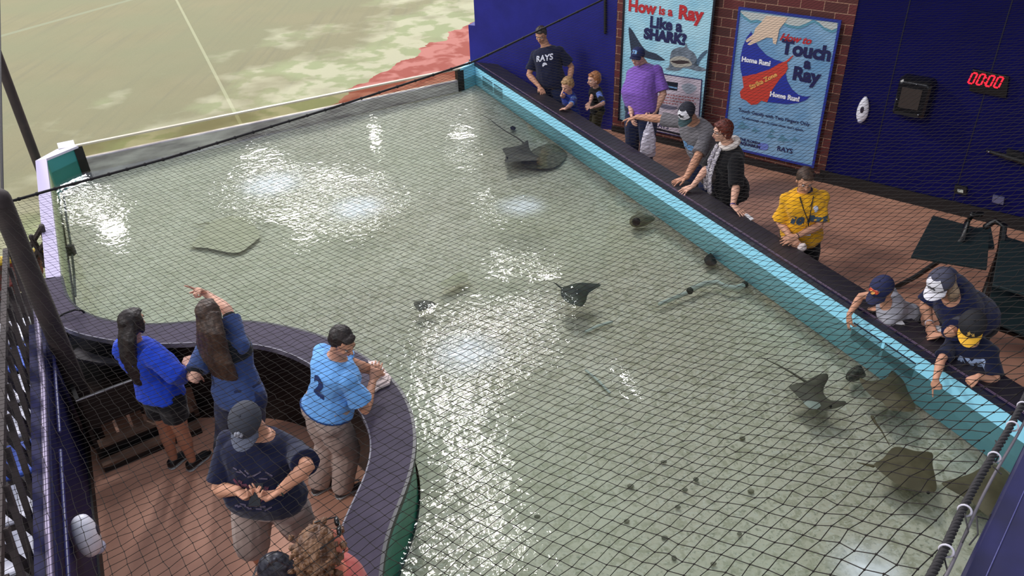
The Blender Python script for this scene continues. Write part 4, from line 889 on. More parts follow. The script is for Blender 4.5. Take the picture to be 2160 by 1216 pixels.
class Person:
    def __init__(s, label, h, neck, pelvis, yaw, skinm, width=1.0, group=None):
        """neck=(px,py,z) ; pelvis=(px,py,'n'/'f') or ('p',x,y,z) ; yaw: facing direction in degrees, 0 = +x, 90 = away"""
        s.h = h; s.sk = skinm; s.w = width
        s.N = P(*neck) if not isinstance(neck[0], str) else V(neck[1:])
        tl = .29 * h
        if pelvis[0] == 'o': q = V([s.N[0] + RN[0] * pelvis[1], s.N[1] + RN[1] * pelvis[1], pelvis[2]])
        else: q = P(*pelvis)
        s.Pv = s.N + unit(q - s.N) * tl
        a = math.radians(yaw); s.f = V([math.cos(a), math.sin(a), 0]); s.r = V([s.f[1], -s.f[0], 0])
        s.up = unit(s.N - s.Pv); s.root = empty('person', (s.Pv[0], s.Pv[1], 0)); tag(s.root, label, 'person', group)
        s.ft = unit(s.f - s.up * (s.f @ s.up)); s.rt = unit(np.cross(s.ft, s.up))
        if s.rt @ s.r < 0: s.rt = -s.rt
        s.hipyaw = s.r; print('LEN', label[:30], round(float(np.linalg.norm(q - s.N) / tl), 2))
        s.arms = {}; s.legs = {}; s.b = MB(); s.rings_cache = None
    def shoulder(s, sd):
        k = 1 if sd == 'R' else -1
        return s.N - s.up * .050 * s.h + s.rt * (k * .096 * s.h * s.w)
    def torso(s, mb, inflate=0.0, t0=-.18, t1=1.04, belly=0.0, fem=0.0, flare=0.0):
        h = s.h; prof = [(-.20, .070, .060), (-.08, .098, .074), (.05, .102, .076), (.2, .094 - .008 * fem, .070), (.4, .086 - .012 * fem, .066), (.58, .092 - .006 * fem, .072 + .008 * fem), (.74, .101, .074 + .010 * fem), (.84, .104, .066), (.90, .090, .058), (.95, .068, .050), (.995, .048, .042), (1.04, .038, .036)]
        rings = []
        ts = [p[0] for p in prof]
        tt = sorted(set([t0, t1] + [t for t in ts if t0 < t < t1]))
        for t in tt:
            wx = np.interp(t, ts, [p[1] for p in prof]) * h * s.w + inflate; wy = np.interp(t, ts, [p[2] for p in prof]) * h * (.6 + .4 * s.w) + inflate
            bl = belly * h * math.exp(-((t - .28) / .26) ** 2); wy += bl * .55; wx += bl * .3
            wx += flare * max(0, .3 - t); wy += flare * max(0, .3 - t)
            c = s.Pv + (s.N - s.Pv) * t + s.ft * (bl * .5 + .010 * h * math.sin(math.pi * min(1, max(0, t))))
            rv = unit(lerp(s.hipyaw, s.rt, min(1, max(0, t)))); fv = unit(np.cross(s.up, rv)); fv = fv if fv @ s.ft > 0 else -fv
            rings.append([c + rv * (wx * np.sign(math.cos(a)) * abs(math.cos(a)) ** .85) + fv * (wy * np.sign(math.sin(a)) * abs(math.sin(a)) ** .85) for a in np.linspace(0, 2 * math.pi, 21)[:-1]])
        mb.loft(rings)
    def arm(s, sd, el, wr, hand=None, pn=None, pose='relax', girth=1.0):
        """el, wr = (px,py,'n'/'f') or world point; hand = (px,py,pref) direction"""
        h = s.h; A = s.shoulder(sd)
        l1, l2 = .172 * h, .150 * h
        if isinstance(wr[2], str):
            E_ = hit(el[0], el[1], A, l1, el[2]); Wr = hit(wr[0], wr[1], E_, l2, wr[2])
        else:
            Wr = P(*wr) if wr[2] > 0 else hit(wr[0], wr[1], A, (l1 + l2) * .96, 'f' if wr[2] == -1 else 'n'); d = Wr - A; D = np.linalg.norm(d)
            if D > (l1 + l2) * .995: k_ = D / ((l1 + l2) * .995); print('STRETCH', s.root['label'][:30], sd, round(k_, 2)); k_ = min(k_, 1.12); l1 *= k_; l2 *= k_; Wr = A + d / D * min(D, (l1 + l2) * .995); d = Wr - A; D = np.linalg.norm(d)
            x_ = (l1 * l1 - l2 * l2 + D * D) / (2 * D); hh = math.sqrt(max(0, l1 * l1 - x_ * x_)); t = d / D; u1 = unit(np.cross(t, [.1, .2, .95])); u2 = np.cross(t, u1); best = None
            for a_ in np.linspace(0, 2 * math.pi, 60):
                c_ = A + t * x_ + hh * (math.cos(a_) * u1 + math.sin(a_) * u2); q_ = RW.T @ (c_ - V([0, 0, CAMH])); ex_ = CX + FPX * q_[0] / -q_[2] - el[0]; ey_ = CY - FPX * q_[1] / -q_[2] - el[1]
                cost = math.hypot(ex_, ey_) - 18 * ((c_ - (A + t * x_)) @ unit(-s.ft * .5 - UPV * .6 + s.rt * (.5 if sd == 'R' else -.5))) / max(hh, 1e-6) * .4
                if best is None or cost < best[0]: best = (cost, c_)
            E_ = best[1]
        if hand is None: hd = unit(Wr - E_)
        else:
            Hp = hit(hand[0], hand[1], Wr, .095 * h, hand[2]) if isinstance(hand[2], str) else P(*hand); hd = unit(Hp - Wr)
        s.arms[sd] = (A, E_, Wr, hd, girth)
        g = h * girth * (.7 + .3 * s.w)
        s.b.tube([A, lerp(A, E_, .35), lerp(A, E_, .75), E_, lerp(E_, Wr, .25), lerp(E_, Wr, .7), Wr], [.033 * g, .030 * g, .0255 * g, .0245 * g, .0260 * g, .0195 * g, .0165 * g], n=12)
        s.hand(Wr, hd, pn if pn is not None else V([0, 0, -1]), sd, pose)
    def hand(s, Wr, d, pn, sd, pose):
        h = s.h * (1.0 if s.h > 1.45 else 1.06); d = unit(d); pn = unit(V(pn) - d * (V(pn) @ d)); ac = np.cross(d, pn)         # palm normal, across
        k = 1 if sd == 'R' else -1; th = -ac * k                                                                # thumb side
        def fl(c, wx, th_, n=12): return [c + ac * wx * math.cos(a) + pn * th_ * math.sin(a) for a in np.linspace(0, 2 * math.pi, n + 1)[:-1]]
        L = .056 * h; 
        s.b.loft([fl(Wr - d * .012 * h, .015 * h, .012 * h), fl(Wr + d * .008 * h, .017 * h, .011 * h), fl(Wr + d * .028 * h, .0235 * h, .0105 * h), fl(Wr + d * L, .0245 * h, .0085 * h), fl(Wr + d * (L + .004 * h), .022 * h, .006 * h)])
        curls = {'relax': (18, 28, 20), 'flat': (3, 4, 3), 'fist': (75, 85, 55), 'point': (75, 85, 55), 'grip': (50, 60, 35), 'spread': (8, 12, 8), 'droop': (30, 22, 14)}[pose]
        lens = [(.024, .016, .013), (.028, .018, .014), (.026, .017, .014), (.020, .013, .012)]
        spr = {'spread': 14, 'flat': 7}.get(pose, 4)
        for i in range(4):
            off = (1.5 - i) * .0125 * h; base = Wr + d * (L - .004 * h) + th * off
            straight = (pose == 'point' and i == 0) or (pose == 'droop' and i < 2)
            cu = (4, 5, 4) if straight else curls
            sa = math.radians((1.5 - i) * spr); dd = unit(d * math.cos(sa) + th * math.sin(sa)); a = 0; q = base; pts = [base - d * .008 * h, base]
            for j in range(3):
                a += math.radians(cu[j]); v = dd * math.cos(a) + pn * math.sin(a); q = q + v * lens[i][j] * h * 1.05; pts.append(q)
            s.b.tube(pts, [.0062 * h, .0058 * h, .0052 * h, .0047 * h, .0040 * h], n=8)
        ta = math.radians(48 if pose in ('spread', 'flat') else 30); dv = unit(d * math.cos(ta) + th * math.sin(ta) + pn * .25); b0 = Wr + d * .016 * h + th * .014 * h
        dv2 = unit(dv + d * .5 + (pn * .6 - th * .4 if pose in ('fist', 'grip', 'point') else 0))
        s.b.tube([b0, b0 + dv * .022 * h, b0 + dv * .022 * h + dv2 * .018 * h, b0 + dv * .022 * h + dv2 * .033 * h], [.0085 * h, .0072 * h, .0060 * h, .0048 * h], n=8)
    def leg(s, sd, kn=None, an=None, toe=None):
        h = s.h; k = 1 if sd == 'R' else -1
        Hp = s.Pv - s.up * .02 * h + s.hipyaw * (k * .052 * h * s.w)
        az = .045 * h
        if an is None: An = V([Hp[0] + s.f[0] * .0 + s.hipyaw[0] * k * .02, Hp[1] + s.hipyaw[1] * k * .02, az])
        else: An = P(an[0], an[1], an[2] if len(an) > 2 else az)
        if kn is None:
            L = np.linalg.norm(Hp - An); m = lerp(Hp, An, .5); b2 = max(0, (.245 * h) ** 2 - (L / 2) ** 2); fdir = s.f; Kn = m + fdir * math.sqrt(b2) * .9
        else: Kn = hit(kn[0], kn[1], Hp, .245 * h, kn[2])
        tv = unit(V(toe)) if toe is not None else s.f
        tv = unit(V([tv[0], tv[1], 0])); s.legs[sd] = (Hp, Kn, An, tv); g = h * (.65 + .35 * s.w)
        s.b.tube([Hp, lerp(Hp, Kn, .3), lerp(Hp, Kn, .7), Kn, lerp(Kn, An, .28), lerp(Kn, An, .65), An], [.056 * g, .053 * g, .041 * g, .034 * g, .037 * g, .026 * g, .021 * g], n=14)
        s.b.tube([An - tv * .015 * h - UPV * .012 * h, An + tv * .05 * h - UPV * .024 * h, An + tv * .10 * h - UPV * .032 * h], [.022 * h, .020 * h, .014 * h], n=10)
    def head(s, c, look, tilt=(0, 0, 1), size=1.0):
        """c = (px,py,pref) ; look = facing vector"""
        h = s.h; sc = (h / 1.72) ** .35 * size; s.hs = sc
        neckl = .105 * h if h > 1.4 else .115 * h
        s.H = hit(c[0], c[1], s.N, neckl + .018, c[2]) if len(c) == 3 and isinstance(c[2], str) else V(c)
        f = unit(look); u = unit(V(tilt) - f * (V(tilt) @ f)); r = np.cross(f, u); ax = np.array([r, f, u]); s.hax = ax
        b = s.b; H = s.H
        def at(x, y, z): return H + (r * x + f * y + u * z) * sc
        s.hat = at
        b.ell(at(0, -.008, .030), V([.074, .094, .082]) * sc, ax, 18, 12)
        b.ell(at(0, .022, -.018), V([.062, .064, .078]) * sc, ax, 16, 10)
        b.ell(at(0, .034, -.062), V([.046, .044, .042]) * sc, ax, 12, 8)
        b.ell(at(0, .058, -.088), V([.020, .016, .016]) * sc, ax, 10, 6)
        b.tube([at(0, .080, .012), at(0, .096, -.012), at(0, .104, -.026)], [.007 * sc, .011 * sc, .012 * sc], n=8)
        b.ell(at(0, .082, -.034), V([.020, .016, .010]) * sc, ax, 8, 6)
        b.ell(at(0, .078, .030), V([.048, .014, .010]) * sc, ax, 10, 6)
        b.ell(at(0, .080, -.056), V([.022, .010, .011]) * sc, ax, 8, 6)
        for k in (-1, 1):
            b.ell(at(.074 * k, -.004, -.008), V([.009, .018, .030]) * sc, ax, 8, 8); b.ell(at(.034 * k, .060, -.022), V([.022, .022, .020]) * sc, ax, 8, 6)
        nr = .034 * h * (.75 + .25 * s.w)
        b.tube([s.N - s.up * .02 * h, lerp(s.N, at(0, -.02, -.05), .5), at(0, -.014, -.03)], [nr * 1.12, nr, nr * .96], n=14)
        eb = M('eye_dark', (30, 22, 20), rough=.3); lw = M('lip', (150, 84, 78), rough=.5); ew = M('eye_white', (210, 205, 205), rough=.3)
        for k in (-1, 1):
            w = MB(); w.ell(at(.030 * k, .074, .004), V([.0125, .008, .0075]) * sc, ax, 10, 6); e = w.build('eye', ew, s.root, smooth=True)
            w = MB(); w.ell(at(.030 * k, .0805, .002), V([.0060, .004, .0060]) * sc, ax, 8, 6); w.build('pupil', eb, e, smooth=True)
            w = MB(); w.tube([at(.014 * k, .088, .022), at(.032 * k, .086, .028), at(.047 * k, .074, .022)], .0038 * sc, n=6); w.build('eyebrow', s.brow, s.root, smooth=True)
        w = MB(); w.ell(at(0, .0885, -.056), V([.020, .005, .006]) * sc, ax, 10, 6); w.build('mouth', lw, s.root, smooth=True)
    brow = None
    def finish(s, voxel=.0055):
        s.torso(s.b, -.006, belly=getattr(s, 'bel', 0) * .9)
        s.b.build('body', s.sk, s.root, voxel=voxel, smooth_it=2)
    # ---- clothes
    def shirt(s, m, hem=-.12, sleeve=.62, inflate=.014, belly=0.0, fem=0.0, flare=.03, name='shirt', slr=1.45, sides='RL', wr=.016):
        s.bel = belly
        w = MB(); s.torso(w, inflate, t0=hem, t1=1.0, belly=belly, fem=fem, flare=flare)
        for sd in sides:
            if sd not in s.arms: continue
            A, E_, Wr, hd, gg = s.arms[sd]; g = s.h * (.7 + .3 * s.w) * slr
            w.ell(A - s.up * .004 * s.h, .034 * s.h * (.7 + .3 * s.w) * gg + inflate * .75, n=14, m=10)
            if sleeve <= 1: pts = [A, lerp(A, E_, .4 * sleeve), lerp(A, E_, sleeve)]; rr = [.033 * g / slr * 1.12, .031 * g / slr * 1.25, .031 * g]
            else: pts = [A, lerp(A, E_, .5), E_, lerp(E_, Wr, .5 * (sleeve - 1)), lerp(E_, Wr, sleeve - 1)]; rr = [.036 * g / 1.1, .033 * g, .030 * g, .028 * g, .022 * g]
            w.tube(pts, rr, n=14, cap=False)
        o = w.build(name, m, s.root, voxel=.008, smooth_it=4, noise=(.11, wr)); s.top = o; return o
    def trousers(s, m, length=2.0, inflate=.016, top=.22, name='trousers', lr=1.3, belly=0.0, wr=.014):
        w = MB(); s.torso(w, inflate, t0=-.16, t1=top, belly=belly)
        for sd in s.legs:
            Hp, Kn, An, tv = s.legs[sd]; g = s.h * (.65 + .35 * s.w)
            w.ell(Hp, .068 * g + .010, n=14, m=10)
            if length <= 1: pts = [Hp + s.up * .02, lerp(Hp, Kn, .5 * length), lerp(Hp, Kn, length)]; rr = [.060 * g * 1.08, .056 * g * lr * .95, .047 * g * lr * 1.1]
            elif length < 1.9: pts = [Hp + s.up * .02, lerp(Hp, Kn, .5), Kn, lerp(Kn, An, length - 1)]; rr = [.060 * g * 1.08, .055 * g * lr * .93, .046 * g * lr, .046 * g * lr]
            else: pts = [Hp + s.up * .02, lerp(Hp, Kn, .5), Kn, lerp(Kn, An, .5), lerp(Kn, An, 1.0)]; rr = [.060 * g * 1.05, .053 * g * lr * .95, .040 * g * lr, .037 * g * lr, .034 * g * lr]
            w.tube(pts, rr, n=14, cap=False)
        return w.build(name, m, s.root, voxel=.009, smooth_it=4, noise=(.10, wr))
    def shoes(s, m, sole=None):
        for sd in s.legs:
            Hp, Kn, An, tv = s.legs[sd]; h = s.h; sd_ = np.cross(tv, UPV); b0 = V([An[0], An[1], 0]) 
            def rg(t, wd, z0, z1): c = b0 + tv * t * h; return [c + sd_ * (wd * h * math.cos(a)) + UPV * (z0 + (z1 - z0) * (math.sin(a) * .5 + .5)) for a in np.linspace(0, 2 * math.pi, 13)[:-1]]
            w = MB(); w.loft([rg(-.038, .012, .010, .060), rg(-.030, .022, .008, .085), rg(-.005, .025, .008, .100), rg(.03, .024, .008, .082), rg(.06, .028, .008, .062), rg(.09, .027, .008, .050), rg(.112, .016, .010, .034)])
            sh = w.build('shoe', m, s.root, smooth=True)
            w = MB(); w.loft([rg(-.040, .015, .0, .016), rg(-.028, .025, .0, .018), rg(.03, .026, .0, .018), (rg(.075, .031, .0, .018)), rg(.116, .017, .0, .016)]); w.build('sole', sole or M('sole_white', (180, 178, 176), rough=.6), sh, smooth=False)
    # ---- hair and hats
    def hair_short(s, m, grow=1.0, back=.0, noise=.010, long=.0):
        w = MB(); at = s.hat; sc = s.hs * grow; ax = s.hax
        w.ell(at(0, -.024, .044), V([.082, .088, .080]) * sc, ax, 18, 12); w.ell(at(0, -.050, .004), V([.074, .060, .074 + long]) * sc, ax, 14, 10)
        for k in (-1, 1): w.ell(at(.066 * k, -.018, .016), V([.018, .036, .044 + long * .5]) * sc, ax, 10, 8)
        w.ell(at(0, .048, .082), V([.056, .034, .024]) * sc, ax, 12, 8)
        return w.build('hair', m, s.root, voxel=.006, smooth_it=1, noise=(.02, noise))
    def hair_long(s, m, down, wid=.085, spread=.03, side=None, noise=.012, depth=.045, fringe=True):
        """down = list of world points the fall of hair follows"""
        w = MB(); at = s.hat; sc = s.hs; ax = s.hax
        w.ell(at(0, -.020, .040), V([.086, .092, .080]) * sc, ax, 18, 12); w.ell(at(0, -.046, -.01), V([.082, .064, .084]) * sc, ax, 14, 10)
        if fringe: w.ell(at(0, .046, .080), V([.060, .036, .026]) * sc, ax, 12, 8)
        for k in (-1, 1): w.ell(at(.070 * k, .004, -.010), V([.018, .034, .070]) * sc, ax, 10, 8)
        pts = [at(0, -.045, .02)] + [V(p) for p in down]; n = len(pts)
        sdv = s.rt if side is None else side
        rings = []
        for i, p in enumerate(pts):
            t = i / (n - 1); tt = unit(pts[min(i + 1, n - 1)] - pts[max(i - 1, 0)]); u = unit(sdv - tt * (sdv @ tt)); v = np.cross(tt, u)
            rw = (wid + spread * math.sin(t * 2.4)) * (1 - .45 * t ** 3); rd = depth * (1 - .4 * t)
            rings.append([p + u * rw * math.cos(a) + v * rd * math.sin(a) for a in np.linspace(0, 2 * math.pi, 17)[:-1]])
        w.loft(rings)
        return w.build('hair', m, s.root, voxel=.007, smooth_it=2, noise=(.03, noise))
    def cap(s, crown, brim, logo=None, back=False, front=None, size=1.0, tiltf=.0, button=True, brimlen=.072):
        at = s.hat; sc = s.hs * size; r, f, u = s.hax
        c0 = at(0, -.012, .034); f2 = unit(f + u * tiltf); u2 = unit(np.cross(r, f2)); 
        ax = np.array([r, f2, u2])
        def loc(x, y, z): return c0 + (r * x + f2 * y + u2 * z) * sc
        rings = []
        for a in (0, 15, 32, 50, 66, 80, 88):
            a = math.radians(a); rr = math.cos(a); rings.append([loc(.092 * rr ** .8 * math.cos(b), .108 * rr ** .8 * math.sin(b), .092 * math.sin(a)) for b in np.linspace(0, 2 * math.pi, 25)[:-1]])
        rings = [[loc(.091 * math.cos(b), .107 * math.sin(b), -.012) for b in np.linspace(0, 2 * math.pi, 25)[:-1]]] + rings
        w = MB(); w.loft(rings); root = w.build('cap', crown, s.root, smooth=True)
        dirn = -1 if back else 1
        top = []; bot = []
        for i in range(13):
            a = math.radians(-62 + 124 * i / 12); x = .088 * math.sin(a); y0 = .100 * math.cos(a)
            y1 = y0 + brimlen * (math.cos(a * 1.25) ** .6 if math.cos(a * 1.25) > 0 else 0) + .006
            dz = -.012 - .010 * (1 - math.cos(a)) ; top.append((x, y0 * dirn, dz)); bot.append((x * 1.02, y1 * dirn, dz - .012 - .02 * abs(x / .088) ** 2))
        w = MB(); vs = [loc(*p) for p in top] + [loc(*p) for p in bot] + [loc(p[0], p[1], p[2] - .005) for p in top] + [loc(p[0], p[1], p[2] - .005) for p in bot]; n = 13; fs = []
        for i in range(n - 1): fs += [(i, i + 1, n + i + 1, n + i), (2 * n + i, 3 * n + i, 3 * n + i + 1, 2 * n + i + 1), (n + i, n + i + 1, 3 * n + i + 1, 3 * n + i), (i, 2 * n + i, 2 * n + i + 1, i + 1)]
        w.add(vs, fs); w.build('brim', brim, root, smooth=False)
        if button: w = MB(); w.ell(loc(0, 0, .092), .008, n=8, m=6); w.build('button', crown, root, smooth=True)
        if front:
            rings = []
            for a in (2, 18, 34, 50, 64):
                a = math.radians(a); rr = math.cos(a); rings.append([loc(.0935 * rr ** .8 * math.cos(b), .1100 * rr ** .8 * math.sin(b), .0940 * math.sin(a)) for b in np.linspace(math.radians(38), math.radians(142), 12)])
            k = len(rings[0]); vs = [p for q in rings for p in q]; w = MB(); w.add(vs, [(a * k + i, a * k + i + 1, (a + 1) * k + i + 1, (a + 1) * k + i) for a in range(4) for i in range(k - 1)]); w.build('front_panel', front, root, smooth=True)
        s.caploc = loc; s.capax = (r, f2, u2); s.caproot = root
        return root
    def mark(s, body, m, px, size, bold=.004, target=None, exv=None, lift=.02, shear=0.0, name='lettering'):
        """writing laid on the chest or back: projected onto the cloth"""
        c = V(px); ex = unit(exv) if exv is not None else s.rt; ey = s.up; ez = np.cross(ex, ey)
        o = text(body, name, m, c, ex, ey, size, s.root, bold=bold, shear=shear, extrude=0.0)
        me = o.data
        import bmesh
        bm = bmesh.new(); bm.from_mesh(me); bmesh.ops.triangulate(bm, faces=bm.faces); bmesh.ops.subdivide_edges(bm, edges=bm.edges, cuts=1, use_grid_fill=True); bm.to_mesh(me); bm.free()
        q = o.modifiers.new('p', 'SHRINKWRAP'); q.target = target or s.top; q.wrap_method = 'PROJECT'; q.use_project_z = True; q.use_negative_direction = True; q.use_positive_direction = True; q.offset = .004
        return o
def scribble(s, m, c, wd, ht, exv, seed=0, th=.006):
    """a worn, unreadable line of print on cloth"""
    rr = random.Random(seed); ex = unit(exv); ey = s.up; ez = np.cross(ex, ey); w = MB(); x = -wd / 2
    while x < wd / 2:
        L = rr.uniform(.5, 1.1) * ht; a = rr.uniform(-.5, .5) * ht; b = rr.uniform(-.5, .5) * ht
        p0 = V([x, a]); p1 = V([x + L, b]); d = unit(p1 - p0); nn = V([-d[1], d[0]]) * th
        q = [p0 - nn, p1 - nn, p1 + nn, p0 + nn]
        w.add([(t[0], t[1], 0) for t in q], [(0, 1, 2, 3)]); x += L * .75
    o = w.build('print', m, s.root); o.matrix_local = Matrix([[ex[i], ey[i], ez[i], c[i]] for i in range(3)] + [[0, 0, 0, 1]])
    q = o.modifiers.new('p', 'SHRINKWRAP'); q.target = s.top; q.wrap_method = 'PROJECT'; q.use_project_z = True; q.use_negative_direction = True; q.use_positive_direction = True; q.offset = .004
def band(c, ax_dir, r, wd, m, parent, name='bracelet'):
    t = unit(ax_dir); u = unit(np.cross(t, [.3, .2, .9])); v = np.cross(t, u)
    w = MB(); w.tube([V(c) + r * (math.cos(a) * u + math.sin(a) * v) for a in np.linspace(0, 6.2832, 17)], wd, n=6); return w.build(name, m, parent, smooth=True)
toward = V([0, -1, 0])
fair = skin('fair', (214, 164, 140)); tan = skin('tan', (196, 142, 114)); dusk = skin('dusk', (170, 116, 92))
br_hair = hairm('brown', (52, 36, 28), (78, 56, 42)); dk_hair = hairm('dark', (26, 19, 18), (44, 32, 28)); blond = hairm('blond', (150, 112, 74), (184, 146, 98)); red_hair = hairm('auburn', (82, 32, 24), (112, 48, 34)); grey_hair = hairm('greybrown', (38, 30, 28), (72, 60, 55)); curl = hairm('curly', (84, 56, 40), (128, 92, 64))
Person.brow = M('brow', (54, 38, 32), rough=.7)
navyc = cloth('navy', (22, 26, 52)); jean = cloth('jeans', (34, 42, 74)); black_c = cloth('black', (17, 16, 20)); greyc = cloth('grey', (116, 114, 118)); whitem = M('print_white', (215, 215, 228), rough=.6); printb = M('print_blue', (120, 170, 220), rough=.6)
nop = M('shoe_black', (24, 22, 24), rough=.5)

# --- girl in the blue hoodie, seen from behind
p = Person('girl with long dark hair, bright blue hoodie and black shorts at the counter', 1.62, (282, 722, 1.33), (345, 842, .86), 62, tan, .95)
p.arm('L', (236, 742), (268, 718, .97), pose='relax', pn=(0, 0, -1)); p.arm('R', (372, 792), (388, 794, 1.02), pose='relax', hand=(402, 792, 1.0))
p.leg('L', None, (366, 968)); p.leg('R', None, (405, 972))
p.head((280, 682, 'n'), V([.25, 1, -.12])); 
hood = cloth('hoodie', (28, 62, 178)); p.shirt(hood, hem=.03, sleeve=1.85, inflate=.030, slr=1.75, fem=.5, name='hoodie', wr=.03)
w = MB(); w.ell(p.N - p.ft * .07 - UPV * .03, (.11, .07, .08), n=14, m=10); w.build('hood', hood, p.root, voxel=.01, noise=(.06, .02))
w = MB(); w.tube([p.Pv + p.up * .34 - p.rt * .15 - p.ft * .05, p.Pv + p.up * .2 - p.rt * .165 - p.ft * .02, p.Pv + p.up * .1 - p.rt * .165], .028, n=10); w.build('white_stripe', M('stripe_white', (220, 220, 235), rough=.7), p.root, smooth=True)
p.trousers(black_c, length=.45, name='shorts', lr=1.25); p.shoes(nop)
p.hair_long(dk_hair, [p.hat(0, -.09, -.08), p.N - p.ft * .11 - UPV * .06 + p.rt * .05, p.N - p.ft * .12 - UPV * .18 + p.rt * .08, p.N - p.ft * .12 - UPV * .32 + p.rt * .10], wid=.082, spread=.025, depth=.05)
p.finish()
# --- girl pointing over the water
p = Person('girl with very long brown hair pointing out over the water', 1.72, (462, 704, 1.41), (506, 835, .91), 66, fair, 1.05)
p.arm('R', (478, 650), (434, 620, -1), hand=(404, 603, 'n'), pose='point', pn=(0, -.3, -1)); p.arm('L', (408, 800), (398, 775, 1.10), hand=(398, 760, 1.12), pose='fist')
p.leg('L', None, (468, 950)); p.leg('R', None, (540, 962))
p.head((440, 664, 'n'), V([-.3, 1, -.15]))
tshirt = cloth('slate_blue', (56, 74, 120)); p.shirt(tshirt, hem=-.16, sleeve=.75, inflate=.020, fem=.5, slr=1.55, name='tunic', wr=.02)
w = MB(); p.torso(w, .028, t0=.62, t1=.97, fem=.5); [w.tube([p.arms[q][0], lerp(p.arms[q][0], p.arms[q][1], .85)], [.055, .050], n=14, cap=False) for q in 'RL']; w.build('black_shrug', cloth('charcoal', (24, 26, 30)), p.root, voxel=.009, smooth_it=3, noise=(.1, .015))
p.trousers(jean, lr=1.2); p.shoes(nop)
band(p.arms['R'][2] - p.arms['R'][3] * .01, p.arms['R'][3], .026, .004, M('bracelet_dark', (70, 36, 30)), p.root)
p.hair_long(br_hair, [p.hat(0, -.11, -.08), p.N - p.ft * .13 - UPV * .05 + p.rt * .05, p.N - p.ft * .145 - UPV * .18 + p.rt * .08, p.N - p.ft * .13 - UPV * .32 + p.rt * .10, p.N - p.ft * .12 - UPV * .40 + p.rt * .11], wid=.105, spread=.055, depth=.06)
p.finish()
# --- staff member in the light blue jersey
p = Person('woman in light blue jersey and khaki trousers leaning on curved counter', 1.68, (712, 752, 1.36), (686, 866, .90), 38, tan, 1.12)
p.arm('R', (768, 842), (786, 806, 1.04), hand=(792, 782, 1.10), pose='relax', pn=(0, 1, 0)); p.arm('L', (765, 775), (796, 786, .96), pose='relax')
p.leg('L', None, (672, 1022)); p.leg('R', None, (722, 1030))
p.head((722, 722, 'n'), V([.75, -.55, -.45]))
p.shirt(cloth('jersey_blue', (112, 170, 232)), hem=.02, sleeve=.72, inflate=.022, fem=.6, slr=1.7, flare=.02, name='jersey', belly=.02, wr=.02)
w = MB(); p.torso(w, .030, t0=.012, t1=.035, flare=.02, belly=.02); w.build('jersey_hem', cloth('deepblue', (30, 60, 110)), p.root, voxel=.006)
p.trousers(cloth('khaki', (172, 152, 142)), lr=1.45, belly=.02); p.shoes(M('shoe_grey', (52, 50, 54), rough=.6))
p.hair_short(dk_hair, grow=1.02, noise=.008)
o = p.mark('2', M('print_deep', (30, 52, 104), rough=.6), p.Pv + p.up * .27 - p.ft * .25 + p.rt * .045, .22, bold=.01, exv=p.rt)
w = MB(); w.tube([p.Pv + p.ft * -.0 + p.rt * .13 - UPV * .03, p.Pv + p.rt * .145 - UPV * .10, p.Pv + p.rt * .14 - UPV * .14], .010, n=6); w.build('key_bunch', M('keys', (170, 165, 150), rough=.3, metal=.8), p.root)
p.finish()
towel = cloth('towel_white', (224, 206, 200))
w = MB(); tp = [P(x, y, ZL + .006) for x, y in ((782, 770), (800, 770), (826, 800), (822, 812), (800, 822), (792, 828), (784, 800))]; w.slab(tp, UPV, .02); w.slab([q + V([-.02, .01, .02]) * 1.0 for q in tp[:5]], UPV, .014)
tag(w.build('folded_towel', towel, noise=(.05, .01)), 'folded off-white towel on the curved counter under the leaning woman', 'towel')
# --- man in the middle of the alcove
p = Person('heavy man in navy T-shirt, shorts and dark grey cap looking at his phone', 1.76, (548, 918, 1.44), (566, 1048, .93), -100, tan, 1.28)
p.arm('R', (458, 1015), (500, 1036, 1.26), hand=(528, 1052, 1.25), pose='grip', pn=(.6, 0, .6)); p.arm('L', (640, 1005), (592, 1036, 1.26), hand=(562, 1052, 1.25), pose='grip', pn=(-.6, 0, .6))
p.leg('R', None, (552, 1188), toe=(-.1, -1, 0)); p.leg('L', None, (652, 1150), toe=(.5, -.8, 0))
p.head((520, 892, 'n'), V([-.12, -.8, -.6]), tilt=(0, -.5, .8))
p.shirt(navyc, hem=-.06, sleeve=.85, inflate=.020, belly=.045, slr=1.5, flare=.02, wr=.02)
p.trousers(cloth('shorts_khaki', (168, 148, 138)), length=1.12, lr=1.35, name='shorts', belly=.03); p.shoes(M('shoe_check', (120, 116, 120), rough=.6, rgb2=(24, 22, 26), vscale=60))
p.hair_short(dk_hair, grow=.98, noise=.004); p.cap(M('cap_grey', (54, 56, 66), rough=.8), M('brim_grey', (92, 96, 112), rough=.8), size=1.05)
r_, f_, u_ = p.capax
w = MB(); [w.ell(p.caploc(a, .094 - b * .35, .052 + b), .011, n=8, m=6) for a, b in ((-.018, .0), (-.004, .010), (.012, .006), (.018, -.010), (.002, -.008), (-.012, -.014), (.010, -.020))]; w.build('emblem', M('emblem_grey', (150, 150, 160)), p.caproot, smooth=True)
pr = M('print_faded', (92, 84, 104), rough=.7); pr2 = M('print_rose', (104, 52, 74), rough=.7)
scribble(p, pr, p.Pv + p.up * .36 + p.ft * .36, .22, .05, -p.rt, 1, .0045); scribble(p, pr2, p.Pv + p.up * .28 + p.ft * .36, .22, .045, -p.rt, 2, .009); scribble(p, pr2, p.Pv + p.up * .21 + p.ft * .36, .20, .04, -p.rt, 3, .009); scribble(p, pr, p.Pv + p.up * .14 + p.ft * .36, .20, .04, -p.rt, 4, .006)
hm = (p.arms['R'][2] + p.arms['L'][2]) / 2 + V([0, -.05, .02])
band(p.arms['L'][2] - p.arms['L'][3] * .0, p.arms['L'][3], .034, .006, M('watch_green', (40, 60, 56), rough=.4), p.root, 'watch')
p.finish()
